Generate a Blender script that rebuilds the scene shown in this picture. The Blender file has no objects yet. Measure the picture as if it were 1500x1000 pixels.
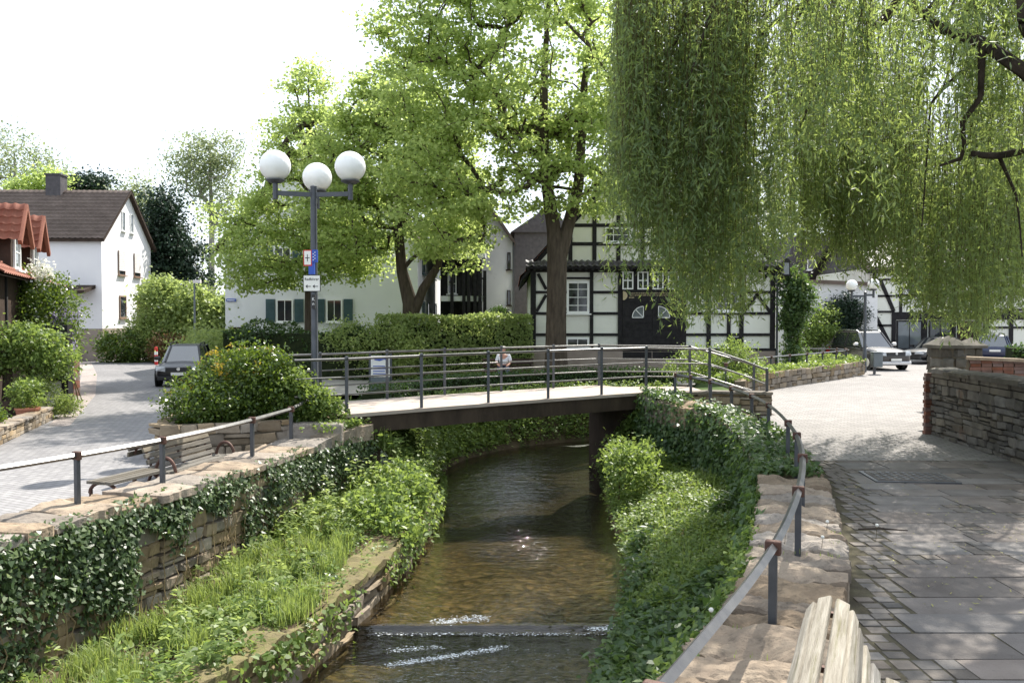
import bpy, bmesh, math, random
import numpy as np
from mathutils import Matrix, Vector
R = math.radians
SC = bpy.context.scene
COL = SC.collection
random.seed(7)
# ------------------------------------------------------------------ camera, sky, sun, exposure
CAMZ = 2.40
cd = bpy.data.cameras.new('camera'); cam = bpy.data.objects.new('camera', cd); COL.objects.link(cam)
cd.sensor_width = 36.0; cd.lens = 30.0; cd.clip_start = 0.05; cd.clip_end = 3000
cam.location = (0, 0, CAMZ); cam.rotation_euler = (R(90 - 1.604), 0, 0)
SC.camera = cam
SUN_AZ, SUN_EL = R(31), R(50)
w = bpy.data.worlds.new('World'); SC.world = w; w.use_nodes = True
nt = w.node_tree; nt.nodes.clear()
wo = nt.nodes.new('ShaderNodeOutputWorld'); bg = nt.nodes.new('ShaderNodeBackground')
sk = nt.nodes.new('ShaderNodeTexSky'); sk.sky_type = 'NISHITA'; sk.sun_disc = False
sk.sun_elevation = SUN_EL; sk.sun_rotation = SUN_AZ; sk.air_density = 1.0; sk.dust_density = 2.0; sk.ozone_density = 1.2
tc = nt.nodes.new('ShaderNodeTexCoord'); mp = nt.nodes.new('ShaderNodeMapping'); mp.inputs['Scale'].default_value = (1, 1, 2.6)
nz = nt.nodes.new('ShaderNodeTexNoise'); nz.inputs['Scale'].default_value = 2.2; nz.inputs['Detail'].default_value = 6
cr = nt.nodes.new('ShaderNodeMapRange'); cr.inputs[1].default_value = 0.3; cr.inputs[2].default_value = 0.7; cr.inputs[3].default_value = 0.5; cr.inputs[4].default_value = 0.95
mx = nt.nodes.new('ShaderNodeMix'); mx.data_type = 'RGBA'; mx.inputs[7].default_value = (6.6, 7.2, 7.9, 1)   # thin bright cloud veil
L = nt.links.new
L(tc.outputs['Generated'], mp.inputs['Vector']); L(mp.outputs[0], nz.inputs['Vector']); L(nz.outputs['Fac'], cr.inputs[0])
L(cr.outputs[0], mx.inputs[0]); L(sk.outputs[0], mx.inputs[6]); L(mx.outputs[2], bg.inputs['Color'])
bg.inputs['Strength'].default_value = 0.115; L(bg.outputs[0], wo.inputs['Surface'])
sl = bpy.data.lights.new('sun', 'SUN'); so = bpy.data.objects.new('sun', sl); COL.objects.link(so)
sl.energy = 5.0; sl.angle = R(0.55); sl.color = (1.0, 0.95, 0.86)
SV = Vector((math.sin(SUN_AZ) * math.cos(SUN_EL), math.cos(SUN_AZ) * math.cos(SUN_EL), math.sin(SUN_EL)))
so.rotation_euler = SV.to_track_quat('Z', 'Y').to_euler(); so.location = (20, 30, 40)
vs = SC.view_settings; vs.view_transform = 'Standard'; vs.look = 'None'; vs.exposure = 0.95; vs.gamma = 1.0; vs.use_curve_mapping = False
cy = SC.cycles; cy.max_bounces = 8; cy.transparent_max_bounces = 12; cy.caustics_reflective = False; cy.caustics_refractive = False
cy.use_denoising = True; cy.sample_clamp_indirect = 8.0

# ------------------------------------------------------------------ material helpers
MATS = {}
def _lin(c): return (c[0], c[1], c[2], 1.0)
class NT:
    def __init__(s, m): s.t = m.node_tree; s.n = s.t.nodes; s.l = s.t.links.new
    def new(s, k, **kw):
        n = s.n.new(k)
        for a, b in kw.items(): setattr(n, a, b)
        return n
    def ramp(s, src, stops):
        r = s.new('ShaderNodeValToRGB'); e = r.color_ramp.elements
        while len(e) < len(stops): e.new(0.5)
        for i, (p, c) in enumerate(stops): e[i].position = p; e[i].color = _lin(c)
        s.l(src, r.inputs[0]); return r.outputs[0]
    def noise(s, scale, detail=4, vec=None, rough=0.55):
        n = s.new('ShaderNodeTexNoise'); n.inputs['Scale'].default_value = scale; n.inputs['Detail'].default_value = detail
        n.inputs['Roughness'].default_value = rough
        if vec is not None: s.l(vec, n.inputs['Vector'])
        return n.outputs['Fac']
    def mix(s, a, b, f, blend='MIX'):
        m = s.new('ShaderNodeMix', data_type='RGBA', blend_type=blend)
        for v, i in ((a, 6), (b, 7), (f, 0)):
            if isinstance(v, (int, float)): m.inputs[i].default_value = v
            elif isinstance(v, tuple): m.inputs[i].default_value = _lin(v)
            else: s.l(v, m.inputs[i])
        return m.outputs[2]
    def pos(s): return s.new('ShaderNodeNewGeometry').outputs['Position']
def newmat(name):
    m = bpy.data.materials.new(name); m.use_nodes = True; MATS[name] = m
    return m, NT(m), m.node_tree.nodes['Principled BSDF']
def surf(name, c1, c2, scale=3.0, rough=0.8, bump=0.3, bscale=None, spec=0.3, metal=0.0, dirt=None, rand=0.0, objrand=0.0, streak=False, detail=5, oc=False):
    """two-tone noise colour, fine relief, optional per-object tint"""
    m, t, b = newmat(name)
    p = t.new('ShaderNodeTexCoord').outputs['Object'] if oc else t.pos()
    if streak:
        mpn = t.new('ShaderNodeMapping'); mpn.inputs['Scale'].default_value = streak; t.l(p, mpn.inputs['Vector']); p = mpn.outputs[0]
    col = t.ramp(t.noise(scale, detail, p), [(0.3, c1), (0.7, c2)])
    if dirt: col = t.mix(col, dirt[0], t.ramp(t.noise(dirt[1], 6, p, .7), [(dirt[2], (0, 0, 0)), (dirt[2] + .18, (1, 1, 1))]))
    if objrand:
        oi = t.new('ShaderNodeObjectInfo')
        mr = t.new('ShaderNodeMapRange'); mr.inputs[3].default_value = 1 - objrand; mr.inputs[4].default_value = 1 + objrand
        t.l(oi.outputs['Random'], mr.inputs[0])
        hs = t.new('ShaderNodeHueSaturation'); t.l(mr.outputs[0], hs.inputs['Value']); t.l(col, hs.inputs['Color'])
        m2 = t.new('ShaderNodeMath', operation='MULTIPLY_ADD'); t.l(oi.outputs['Random'], m2.inputs[0]); m2.inputs[1].default_value = 7.13; m2.inputs[2].default_value = 0
        fr = t.new('ShaderNodeMath', operation='FRACT'); t.l(m2.outputs[0], fr.inputs[0])
        sr = t.new('ShaderNodeMapRange'); sr.inputs[3].default_value = .6; sr.inputs[4].default_value = 1.3; t.l(fr.outputs[0], sr.inputs[0]); t.l(sr.outputs[0], hs.inputs['Saturation'])
        col = hs.outputs[0]
    t.l(col, b.inputs['Base Color'])
    b.inputs['Roughness'].default_value = rough; b.inputs['Metallic'].default_value = metal; b.inputs['Specular IOR Level'].default_value = spec
    if bump:
        bn = t.new('ShaderNodeBump'); bn.inputs['Strength'].default_value = bump; bn.inputs['Distance'].default_value = 0.02
        t.l(t.noise(bscale or scale * 8, 6, p, .65), bn.inputs['Height']); t.l(bn.outputs[0], b.inputs['Normal'])
    return m
def leafmat(name, stops, trans, tmix=0.5, rough=0.45, nscale=0.8, spec=0.35):
    """leaf: base colour varies per leaf and by clump, light passes through"""
    m, t, b = newmat(name)
    g = t.new('ShaderNodeNewGeometry')
    a = t.new('ShaderNodeMath', operation='MULTIPLY_ADD'); t.l(g.outputs['Random Per Island'], a.inputs[0]); a.inputs[1].default_value = 0.55
    n2 = t.new('ShaderNodeMath', operation='MULTIPLY'); t.l(t.noise(nscale, 3, g.outputs['Position']), n2.inputs[0]); n2.inputs[1].default_value = 0.45
    t.l(n2.outputs[0], a.inputs[2])
    col = t.ramp(a.outputs[0], stops); t.l(col, b.inputs['Base Color'])
    b.inputs['Roughness'].default_value = rough; b.inputs['Specular IOR Level'].default_value = spec
    tr = t.new('ShaderNodeBsdfTranslucent'); t.l(t.mix(col, trans, 0.65), tr.inputs['Color'])
    mxs = t.new('ShaderNodeMixShader'); mxs.inputs[0].default_value = tmix
    t.l(b.outputs[0], mxs.inputs[1]); t.l(tr.outputs[0], mxs.inputs[2]); t.l(mxs.outputs[0], t.n['Material Output'].inputs['Surface'])
    return m
def pavemat(name, c1, c2, mort, bw, bh, msize=0.012, rot=0.0, bump=0.5, var=(0.5, (.1, .1, .1), .5), rough=.85):
    m, t, b = newmat(name)
    mpn = t.new('ShaderNodeMapping'); mpn.inputs['Rotation'].default_value = (0, 0, rot); t.l(t.pos(), mpn.inputs['Vector'])
    wob = t.new('ShaderNodeTexNoise'); wob.inputs['Scale'].default_value = 1.3; t.l(mpn.outputs[0], wob.inputs['Vector'])
    vm = t.new('ShaderNodeVectorMath', operation='SCALE'); t.l(wob.outputs['Color'], vm.inputs[0]); vm.inputs['Scale'].default_value = .06
    va = t.new('ShaderNodeVectorMath', operation='ADD'); t.l(mpn.outputs[0], va.inputs[0]); t.l(vm.outputs[0], va.inputs[1])
    br = t.new('ShaderNodeTexBrick'); t.l(va.outputs[0], br.inputs['Vector'])
    br.inputs['Scale'].default_value = 1.0; br.inputs['Brick Width'].default_value = bw; br.inputs['Row Height'].default_value = bh
    br.inputs['Mortar Size'].default_value = msize; br.inputs['Mortar Smooth'].default_value = .3
    br.inputs['Color1'].default_value = _lin(c1); br.inputs['Color2'].default_value = _lin(c2); br.inputs['Mortar'].default_value = _lin(mort)
    col = t.mix(br.outputs['Color'], var[1], t.ramp(t.noise(var[0], 6), [(var[2], (0, 0, 0)), (var[2] + .25, (.55, .55, .55))]))
    col = t.mix(col, t.ramp(t.noise(9, 4), [(.3, (.72, .72, .72)), (.7, (1.15, 1.15, 1.15))]), 1.0, 'MULTIPLY')
    t.l(col, b.inputs['Base Color']); b.inputs['Roughness'].default_value = rough; b.inputs['Specular IOR Level'].default_value = .3
    bn = t.new('ShaderNodeBump'); bn.inputs['Strength'].default_value = bump; bn.inputs['Distance'].default_value = .012; bn.invert = True
    t.l(br.outputs['Fac'], bn.inputs['Height']); t.l(bn.outputs[0], b.inputs['Normal'])
    return m
# stone, ground
surf('sandstone', (.21, .165, .115), (.33, .265, .19), 2.5, .9, .6, 14, .2, dirt=((.12, .10, .07), 3.0, .56), objrand=.28)
surf('coping', (.225, .18, .14), (.32, .262, .202), 3.5, .92, 1.0, 22, .15, dirt=((.12, .10, .08), 6.0, .53), objrand=.25)
surf('greystone', (.08, .073, .062), (.155, .138, .115), 3.0, .9, .6, 14, .2, dirt=((.16, .09, .06), 1.2, .62), objrand=.35)
surf('mortar', (.10, .085, .065), (.16, .135, .10), 4, .95, .6, 20, .1)
surf('moss', (.15, .125, .075), (.22, .19, .09), 4, .95, .9, 25, .1, dirt=((.09, .12, .035), 4, .52))
surf('slab', (.13, .114, .104), (.205, .183, .167), 2.2, .85, .5, 40, .25, dirt=((.09, .085, .08), 5, .6), objrand=.22)
surf('sett', (.115, .102, .09), (.19, .168, .148), 4, .85, .5, 40, .25, objrand=.25)
surf('jointsoil', (.065, .056, .042), (.11, .10, .066), 5, .95, .6, 30, .1)
surf('soil', (.075, .055, .035), (.13, .10, .06), 3, .95, .8, 12, .1, dirt=((.06, .09, .03), 2, .5))
surf('lawn', (.05, .08, .025), (.09, .13, .04), .6, .95, .5, 6, .1)
surf('gravel', (.28, .26, .23), (.36, .34, .30), 6, .95, .5, 40, .1)
surf('deckconcrete', (.36, .30, .255), (.45, .385, .335), 2, .9, .25, 30, .2, dirt=((.36, .29, .24), 1.5, .58))
surf('fascia', (.035, .026, .02), (.075, .055, .04), 3, .85, .4, 18, .2, streak=(1, 1, .3))
surf('metal', (.055, .06, .07), (.085, .09, .10), 5, .42, .12, 40, .5, metal=.35, dirt=((.10, .055, .035), 7, .66))
surf('railtop', (.10, .10, .105), (.17, .165, .16), 6, .36, .1, 40, .5, metal=.5, dirt=((.16, .09, .06), 6, .68))
surf('iron', (.07, .04, .03), (.12, .06, .045), 9, .6, .2, 40, .4, metal=.3)
surf('oldwood', (.19, .17, .14), (.35, .325, .28), 3.0, .85, .6, 12, .2, objrand=.3, streak=(1.0, 16, 16), dirt=((.13, .12, .065), 1.6, .56), oc=True)
surf('palewood', (.10, .088, .07), (.19, .168, .135), 3.0, .85, .5, 12, .2, objrand=.25, streak=(1.0, 16, 16), oc=True)
surf('timber', (.012, .011, .012), (.026, .024, .025), 6, .8, .4, 16, .25)
surf('browntimber', (.03, .02, .015), (.06, .04, .03), 4, .8, .3, 20, .2)
surf('plaster', (.68, .68, .60), (.78, .78, .70), .7, .9, .2, 22, .2, dirt=((.60, .60, .53), 1.6, .6))
surf('render', (.70, .70, .71), (.80, .80, .80), .5, .9, .15, 24, .2, dirt=((.60, .60, .585), .9, .57))
surf('renderwarm', (.74, .72, .74), (.82, .80, .80), .5, .9, .12, 24, .2)
surf('plinth', (.26, .21, .18), (.34, .28, .24), 2, .9, .3, 20, .2)
surf('brownroof', (.10, .075, .062), (.17, .13, .11), 1.2, .75, .25, 12, .3)
surf('redroof', (.20, .07, .045), (.29, .115, .075), 1.5, .75, .25, 12, .3, dirt=((.14, .06, .04), 2, .6))
surf('slate', (.05, .045, .05), (.09, .08, .085), 5, .6, .3, 14, .4)
surf('brick', (.15, .085, .065), (.22, .115, .09), 6, .9, .5, 30, .2, objrand=.2)
surf('pinkbrick', (.42, .25, .19), (.52, .33, .26), 4, .9, .4, 30, .2)
surf('white', (.78, .78, .76), (.82, .82, .80), 2, .5, .05, 20, .4)
surf('shutter', (.035, .075, .085), (.06, .11, .12), 4, .55, .1, 20, .4)
surf('rollerblind', (.66, .62, .60), (.74, .70, .68), 3, .6, .1, 20, .3)
surf('winframe', (.20, .13, .09), (.26, .17, .12), 4, .55, .1, 20, .3)
surf('bark', (.045, .035, .025), (.10, .08, .058), 3.5, .95, 1.0, 12, .15, streak=(3, 3, .6))
surf('willowbark', (.028, .022, .018), (.065, .05, .04), 4, .95, 1.0, 14, .15)
surf('birchbark', (.22, .20, .18), (.40, .38, .35), 3, .9, .4, 12, .2, dirt=((.04, .04, .04), 5, .58))
surf('twig', (.055, .04, .02), (.10, .08, .035), 6, .9, .2, 20, .15)
surf('drystem', (.22, .16, .09), (.34, .26, .15), 6, .9, .2, 20, .15)
surf('hedgecore', (.012, .018, .008), (.03, .04, .016), 6, .95, .8, 14, .1)
surf('terracotta', (.34, .14, .09), (.42, .19, .12), 5, .85, .2, 20, .2)
surf('rubber', (.012, .012, .013), (.02, .02, .02), 8, .7, .1, 30, .3)
surf('plasticblack', (.015, .015, .017), (.025, .025, .027), 8, .5, .05, 30, .4)
surf('chrome', (.55, .55, .56), (.62, .62, .63), 4, .25, 0, 10, .5, metal=.9)
surf('bingrey', (.12, .14, .15), (.16, .18, .19), 4, .5, .1, 20, .4, metal=.2)
surf('red', (.50, .02, .02), (.56, .03, .03), 5, .5, 0, 10, .4)
surf('taillight', (.55, .01, .012), (.6, .015, .015), 5, .2, 0, 10, .5)
surf('blue', (.02, .06, .36), (.03, .09, .42), 5, .45, .0, 10, .4)
surf('letter', (.03, .03, .032), (.04, .04, .04), 5, .6, 0, 10, .3)
surf('signwhite', (.74, .73, .68), (.80, .79, .75), 6, .5, .02, 20, .4, dirt=((.6, .58, .5), 9, .62))
surf('gold', (.42, .34, .20), (.52, .44, .28), 8, .6, .1, 20, .4)
surf('shirt', (.62, .63, .68), (.76, .76, .78), 14, .9, .1, 40, .1)
surf('trousers', (.05, .06, .09), (.08, .09, .12), 12, .9, .1, 40, .1)
surf('skin', (.46, .24, .17), (.52, .29, .21), 8, .6, .05, 40, .3)
surf('hair', (.30, .28, .26), (.42, .40, .38), 14, .8, .3, 40, .2)
surf('foam', (.78, .82, .84), (.86, .88, .88), 20, .6, .4, 60, .3)
surf('puff', (.62, .62, .58), (.75, .75, .7), 30, .95, .3, 90, .1)
surf('weirwood', (.035, .03, .02), (.09, .075, .05), 5, .6, .4, 20, .4, dirt=((.05, .07, .02), 4, .55))
def paint(name, c, coat=.8, rough=.35, metal=.3):
    m, t, b = newmat(name); b.inputs['Base Color'].default_value = _lin(c); b.inputs['Roughness'].default_value = rough
    b.inputs['Metallic'].default_value = metal; b.inputs['Coat Weight'].default_value = coat; b.inputs['Coat Roughness'].default_value = .04
    t.l(t.ramp(t.noise(1.2, 3), [(.3, (rough - .06,) * 3), (.7, (rough + .08,) * 3)]), b.inputs['Roughness'])
paint('carbrown', (.022, .019, .018), metal=.1); paint('carblack', (.008, .009, .012)); paint('carblue', (.012, .02, .06)); paint('cardark', (.008, .009, .012), coat=.25, rough=.4, metal=0)
def glass(name, c, rough=.04):
    m, t, b = newmat(name); b.inputs['Roughness'].default_value = rough; b.inputs['Specular IOR Level'].default_value = .8
    t.l(t.ramp(t.noise(1.1, 2), [(.35, tuple(k * .6 for k in c)), (.65, c)]), b.inputs['Base Color'])
    bn = t.new('ShaderNodeBump'); bn.inputs['Strength'].default_value = .02; t.l(t.noise(2.0, 2), bn.inputs['Height']); t.l(bn.outputs[0], b.inputs['Normal'])
glass('glass', (.035, .04, .045)); glass('paleglass', (.16, .18, .19)); glass('headlamp', (.6, .62, .64), .1); glass('carglass', (.03, .035, .04), .03); MATS['carglass'].node_tree.nodes['Principled BSDF'].inputs['IOR'].default_value = 2.1
m, t, b = newmat('globe'); b.inputs['Base Color'].default_value = (.86, .86, .84, 1); b.inputs['Roughness'].default_value = .25
b.inputs['Subsurface Weight'].default_value = .6; b.inputs['Subsurface Radius'].default_value = (.3, .3, .3); b.inputs['Subsurface Scale'].default_value = .5
t.l(t.ramp(t.noise(4, 3), [(.3, (.82, .82, .80)), (.7, (.88, .88, .87))]), b.inputs['Base Color'])
# stream bed and water
m, t, b = newmat('bed')
col = t.ramp(t.noise(1.4, 8, None, .68), [(.28, (.05, .042, .028)), (.5, (.14, .115, .072)), (.75, (.23, .19, .125))])
vo = t.new('ShaderNodeTexVoronoi'); vo.inputs['Scale'].default_value = 5.5; t.l(t.pos(), vo.inputs['Vector'])
col = t.mix(col, t.ramp(vo.outputs['Distance'], [(.1, (1.1, 1.05, 1)), (.6, (.6, .6, .55))]), .8, 'MULTIPLY')
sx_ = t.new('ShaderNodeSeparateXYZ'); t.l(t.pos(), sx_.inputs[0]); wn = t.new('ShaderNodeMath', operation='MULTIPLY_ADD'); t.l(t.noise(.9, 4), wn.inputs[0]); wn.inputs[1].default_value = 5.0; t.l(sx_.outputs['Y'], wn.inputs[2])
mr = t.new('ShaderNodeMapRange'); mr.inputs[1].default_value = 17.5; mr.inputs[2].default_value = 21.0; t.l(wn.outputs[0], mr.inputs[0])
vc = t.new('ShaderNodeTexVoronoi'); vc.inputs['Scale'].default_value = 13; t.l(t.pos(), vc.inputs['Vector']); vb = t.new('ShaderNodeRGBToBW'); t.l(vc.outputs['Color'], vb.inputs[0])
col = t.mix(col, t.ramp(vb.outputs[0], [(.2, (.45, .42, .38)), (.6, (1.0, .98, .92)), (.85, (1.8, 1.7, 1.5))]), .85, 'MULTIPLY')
col = t.mix(col, (.028, .024, .016), mr.outputs[0])  # shade and dark reflection at and beyond the bridge painted into the bed colour
t.l(col, b.inputs['Base Color']); b.inputs['Roughness'].default_value = .9
bn = t.new('ShaderNodeBump'); bn.inputs['Strength'].default_value = .8; bn.inputs['Distance'].default_value = .06; t.l(vo.outputs['Distance'], bn.inputs['Height']); t.l(bn.outputs[0], b.inputs['Normal'])
surf('shadebed', (.02, .018, .012), (.045, .038, .026), 2, .95, .4, 12, .1)  # unassigned darker bed tone, made for the shade by the bridge
def watermat(name, tint, wav):
    m, t, b = newmat(name); t.n.remove(b)
    mpn = t.new('ShaderNodeMapping'); mpn.inputs['Scale'].default_value = (1.0, 1.9, 1); t.l(t.pos(), mpn.inputs['Vector'])
    h1 = t.noise(2.2, 3, mpn.outputs[0]); h2 = t.noise(9.0, 2, mpn.outputs[0]); h3 = t.noise(26, 2, mpn.outputs[0])
    ad = t.new('ShaderNodeMath', operation='MULTIPLY_ADD'); t.l(h2, ad.inputs[0]); ad.inputs[1].default_value = .35; t.l(h1, ad.inputs[2])
    ae = t.new('ShaderNodeMath', operation='MULTIPLY_ADD'); t.l(h3, ae.inputs[0]); ae.inputs[1].default_value = .10; t.l(ad.outputs[0], ae.inputs[2])
    mp2 = t.new('ShaderNodeMapping'); mp2.inputs['Location'].default_value = (-.0, -8.2, .92); mp2.inputs['Scale'].default_value = (1.0, .55, .575); t.l(t.pos(), mp2.inputs['Vector'])
    lenn = t.new('ShaderNodeVectorMath', operation='LENGTH'); t.l(mp2.outputs[0], lenn.inputs[0]); rm = t.new('ShaderNodeMapRange'); rm.inputs[1].default_value = .2; rm.inputs[2].default_value = .85; rm.inputs[3].default_value = 4.5; rm.inputs[4].default_value = 0; t.l(lenn.outputs[1], rm.inputs[0])
    mp3 = t.new('ShaderNodeMapping'); mp3.inputs['Scale'].default_value = (4.0, 13, 1); t.l(t.pos(), mp3.inputs['Vector']); rf = t.new('ShaderNodeMath', operation='MULTIPLY_ADD'); t.l(t.noise(1.0, 2, mp3.outputs[0]), rf.inputs[0]); t.l(rm.outputs[0], rf.inputs[1]); t.l(ae.outputs[0], rf.inputs[2]); ae = rf
    bn = t.new('ShaderNodeBump'); bn.inputs['Strength'].default_value = 1.0; bn.inputs['Distance'].default_value = wav; t.l(ae.outputs[0], bn.inputs['Height'])
    fr = t.new('ShaderNodeFresnel'); fr.inputs['IOR'].default_value = 1.33; t.l(bn.outputs[0], fr.inputs['Normal'])
    gl = t.new('ShaderNodeBsdfGlossy'); gl.inputs['Roughness'].default_value = .03; t.l(bn.outputs[0], gl.inputs['Normal'])
    tr = t.new('ShaderNodeBsdfTransparent'); tr.inputs['Color'].default_value = _lin(tint)
    mm = t.new('ShaderNodeMath', operation='MULTIPLY_ADD'); t.l(fr.outputs[0], mm.inputs[0]); mm.inputs[1].default_value = 1.35; mm.inputs[2].default_value = .04
    ms = t.new('ShaderNodeMixShader'); t.l(mm.outputs[0], ms.inputs[0]); t.l(tr.outputs[0], ms.inputs[1]); t.l(gl.outputs[0], ms.inputs[2])
    t.l(ms.outputs[0], t.n['Material Output'].inputs['Surface'])
watermat('water', (.66, .61, .47), .035); watermat('pool', (.62, .60, .44), .05)
pavemat('plazapave', (.205, .198, .202), (.265, .256, .256), (.135, .13, .125), .20, .10, .008, R(28), .6, (.35, (.19, .18, .185), .5))
pavemat('streetpave', (.235, .218, .21), (.305, .285, .272), (.17, .16, .145), .22, .15, .012, R(8), .8, (.45, (.22, .20, .185), .5))
pavemat('gutterpave', (.34, .29, .27), (.42, .36, .33), (.17, .15, .13), .16, .16, .012, R(25), .6)
# leaves
leafmat('lindenleaf', [(.15, (.15, .22, .06)), (.5, (.26, .355, .105)), (.85, (.38, .46, .17))], (.68, .80, .24), .58, .5, .6)
leafmat('willowleaf', [(.15, (.07, .11, .062)), (.5, (.125, .18, .09)), (.85, (.20, .26, .125))], (.54, .66, .14), .52, .5, .35)
leafmat('ivyleaf', [(.1, (.025, .045, .018)), (.5, (.055, .095, .034)), (.8, (.12, .17, .06)), (.95, (.24, .25, .10))], (.20, .30, .06), .28, .40, 2.0, .4)
leafmat('ivyshade', [(.1, (.03, .06, .024)), (.55, (.07, .125, .045)), (.9, (.17, .23, .08))], (.24, .38, .06), .35, .42, 1.5, .45)
leafmat('weedleaf', [(.1, (.06, .10, .026)), (.5, (.13, .20, .05)), (.9, (.27, .34, .11))], (.40, .52, .10), .45, .45, 1.5)
leafmat('grassleaf', [(.1, (.10, .15, .035)), (.5, (.19, .26, .065)), (.9, (.34, .38, .15))], (.46, .56, .12), .45, .5, 1.5)
leafmat('shrubleaf', [(.1, (.025, .055, .014)), (.5, (.065, .115, .022)), (.88, (.15, .20, .035))], (.30, .42, .04), .32, .34, 1.6, .5)
leafmat('shruttip', [(.1, (.22, .22, .03)), (.5, (.40, .30, .04)), (.9, (.50, .24, .05))], (.6, .5, .06), .4, .4, 3)
leafmat('hedgeleaf', [(.1, (.10, .15, .045)), (.5, (.20, .27, .085)), (.9, (.34, .40, .15))], (.52, .62, .18), .5, .45, 1.2)
leafmat('darkhedgeleaf', [(.1, (.018, .042, .014)), (.5, (.04, .08, .022)), (.9, (.08, .13, .035))], (.16, .28, .04), .28, .45, 1.2)
leafmat('coniferleaf', [(.1, (.010, .024, .014)), (.5, (.022, .046, .026)), (.9, (.05, .085, .05))], (.05, .10, .04), .15, .5, .6)
leafmat('farleaf', [(.1, (.12, .16, .08)), (.5, (.19, .24, .12)), (.9, (.28, .32, .18))], (.46, .52, .24), .45, .5, .3)
leafmat('reddishleaf', [(.1, (.10, .05, .03)), (.5, (.17, .085, .045)), (.9, (.16, .19, .05))], (.3, .2, .06), .3, .45, 1.5)
leafmat('wisteria', [(.1, (.36, .28, .58)), (.5, (.50, .42, .70)), (.9, (.64, .58, .80))], (.6, .5, .8), .4, .6, 3)
leafmat('petal', [(.1, (.60, .60, .52)), (.5, (.74, .74, .68)), (.9, (.80, .80, .76))], (.8, .8, .7), .4, .6, 3)
leafmat('drygrass', [(.1, (.16, .11, .06)), (.5, (.26, .19, .11)), (.9, (.36, .28, .17))], (.4, .32, .18), .3, .7, 3)
leafmat('litter', [(.1, (.30, .30, .08)), (.5, (.38, .36, .12)), (.9, (.25, .18, .08))], (.4, .4, .1), .2, .6, 3)

# ------------------------------------------------------------------ mesh helpers
def link(o, parent=None, world=True):
    COL.objects.link(o)
    if parent is not None:
        o.parent = parent
        if world:
            q = parent; off = Vector((0, 0, 0))
            while q is not None: off = off + Vector(q.get('_w', (0, 0, 0))); q = None
            o.matrix_parent_inverse = Matrix.Translation(-off)
    return o
def tag(o, label=None, cat=None, group=None, kind=None):
    if label: o['label'] = label
    if cat: o['category'] = cat
    if group: o['group'] = group
    if kind: o['kind'] = kind
    return o
def thing(name, label, cat, loc=(0, 0, 0), group=None, kind='thing'):
    o = bpy.data.objects.new(name, None); COL.objects.link(o); o.location = loc; o.empty_display_size = .2
    o['_w'] = tuple(loc)
    return tag(o, label, cat, group, kind)
def npmesh(name, V, F, mat, smooth=False):
    """F: (n,k) int array or list of lists"""
    me = bpy.data.meshes.new(name)
    V = np.asarray(V, dtype=np.float32)
    if isinstance(F, np.ndarray):
        n, k = F.shape
        me.vertices.add(len(V)); me.vertices.foreach_set('co', V.ravel())
        me.loops.add(n * k); me.loops.foreach_set('vertex_index', F.ravel().astype(np.int32))
        me.polygons.add(n); me.polygons.foreach_set('loop_start', np.arange(0, n * k, k, dtype=np.int32))
        me.update(calc_edges=True)
    else:
        me.from_pydata([tuple(map(float, v)) for v in V], [], [list(map(int, f)) for f in F]); me.update()
    if smooth: me.polygons.foreach_set('use_smooth', np.ones(len(me.polygons), dtype=bool))
    if mat: me.materials.append(MATS[mat] if isinstance(mat, str) else mat)
    return me
def mobj(name, V, F, mat, parent=None, smooth=False, world=True):
    return link(bpy.data.objects.new(name, npmesh(name, V, F, mat, smooth)), parent, world)
def rotz(a): c, s = math.cos(a), math.sin(a); return np.array([[c, -s, 0], [s, c, 0], [0, 0, 1.0]])
class Frame:
    """local axes on a facade: u along it, v into the building, z up"""
    def __init__(s, x, y, a=0.0, z=0.0): s.o = np.array([x, y, z], float); s.m = rotz(a); s.a = a
    def __call__(s, P): return np.asarray(P, float) @ s.m.T + s.o
I0 = Frame(0, 0)
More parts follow.
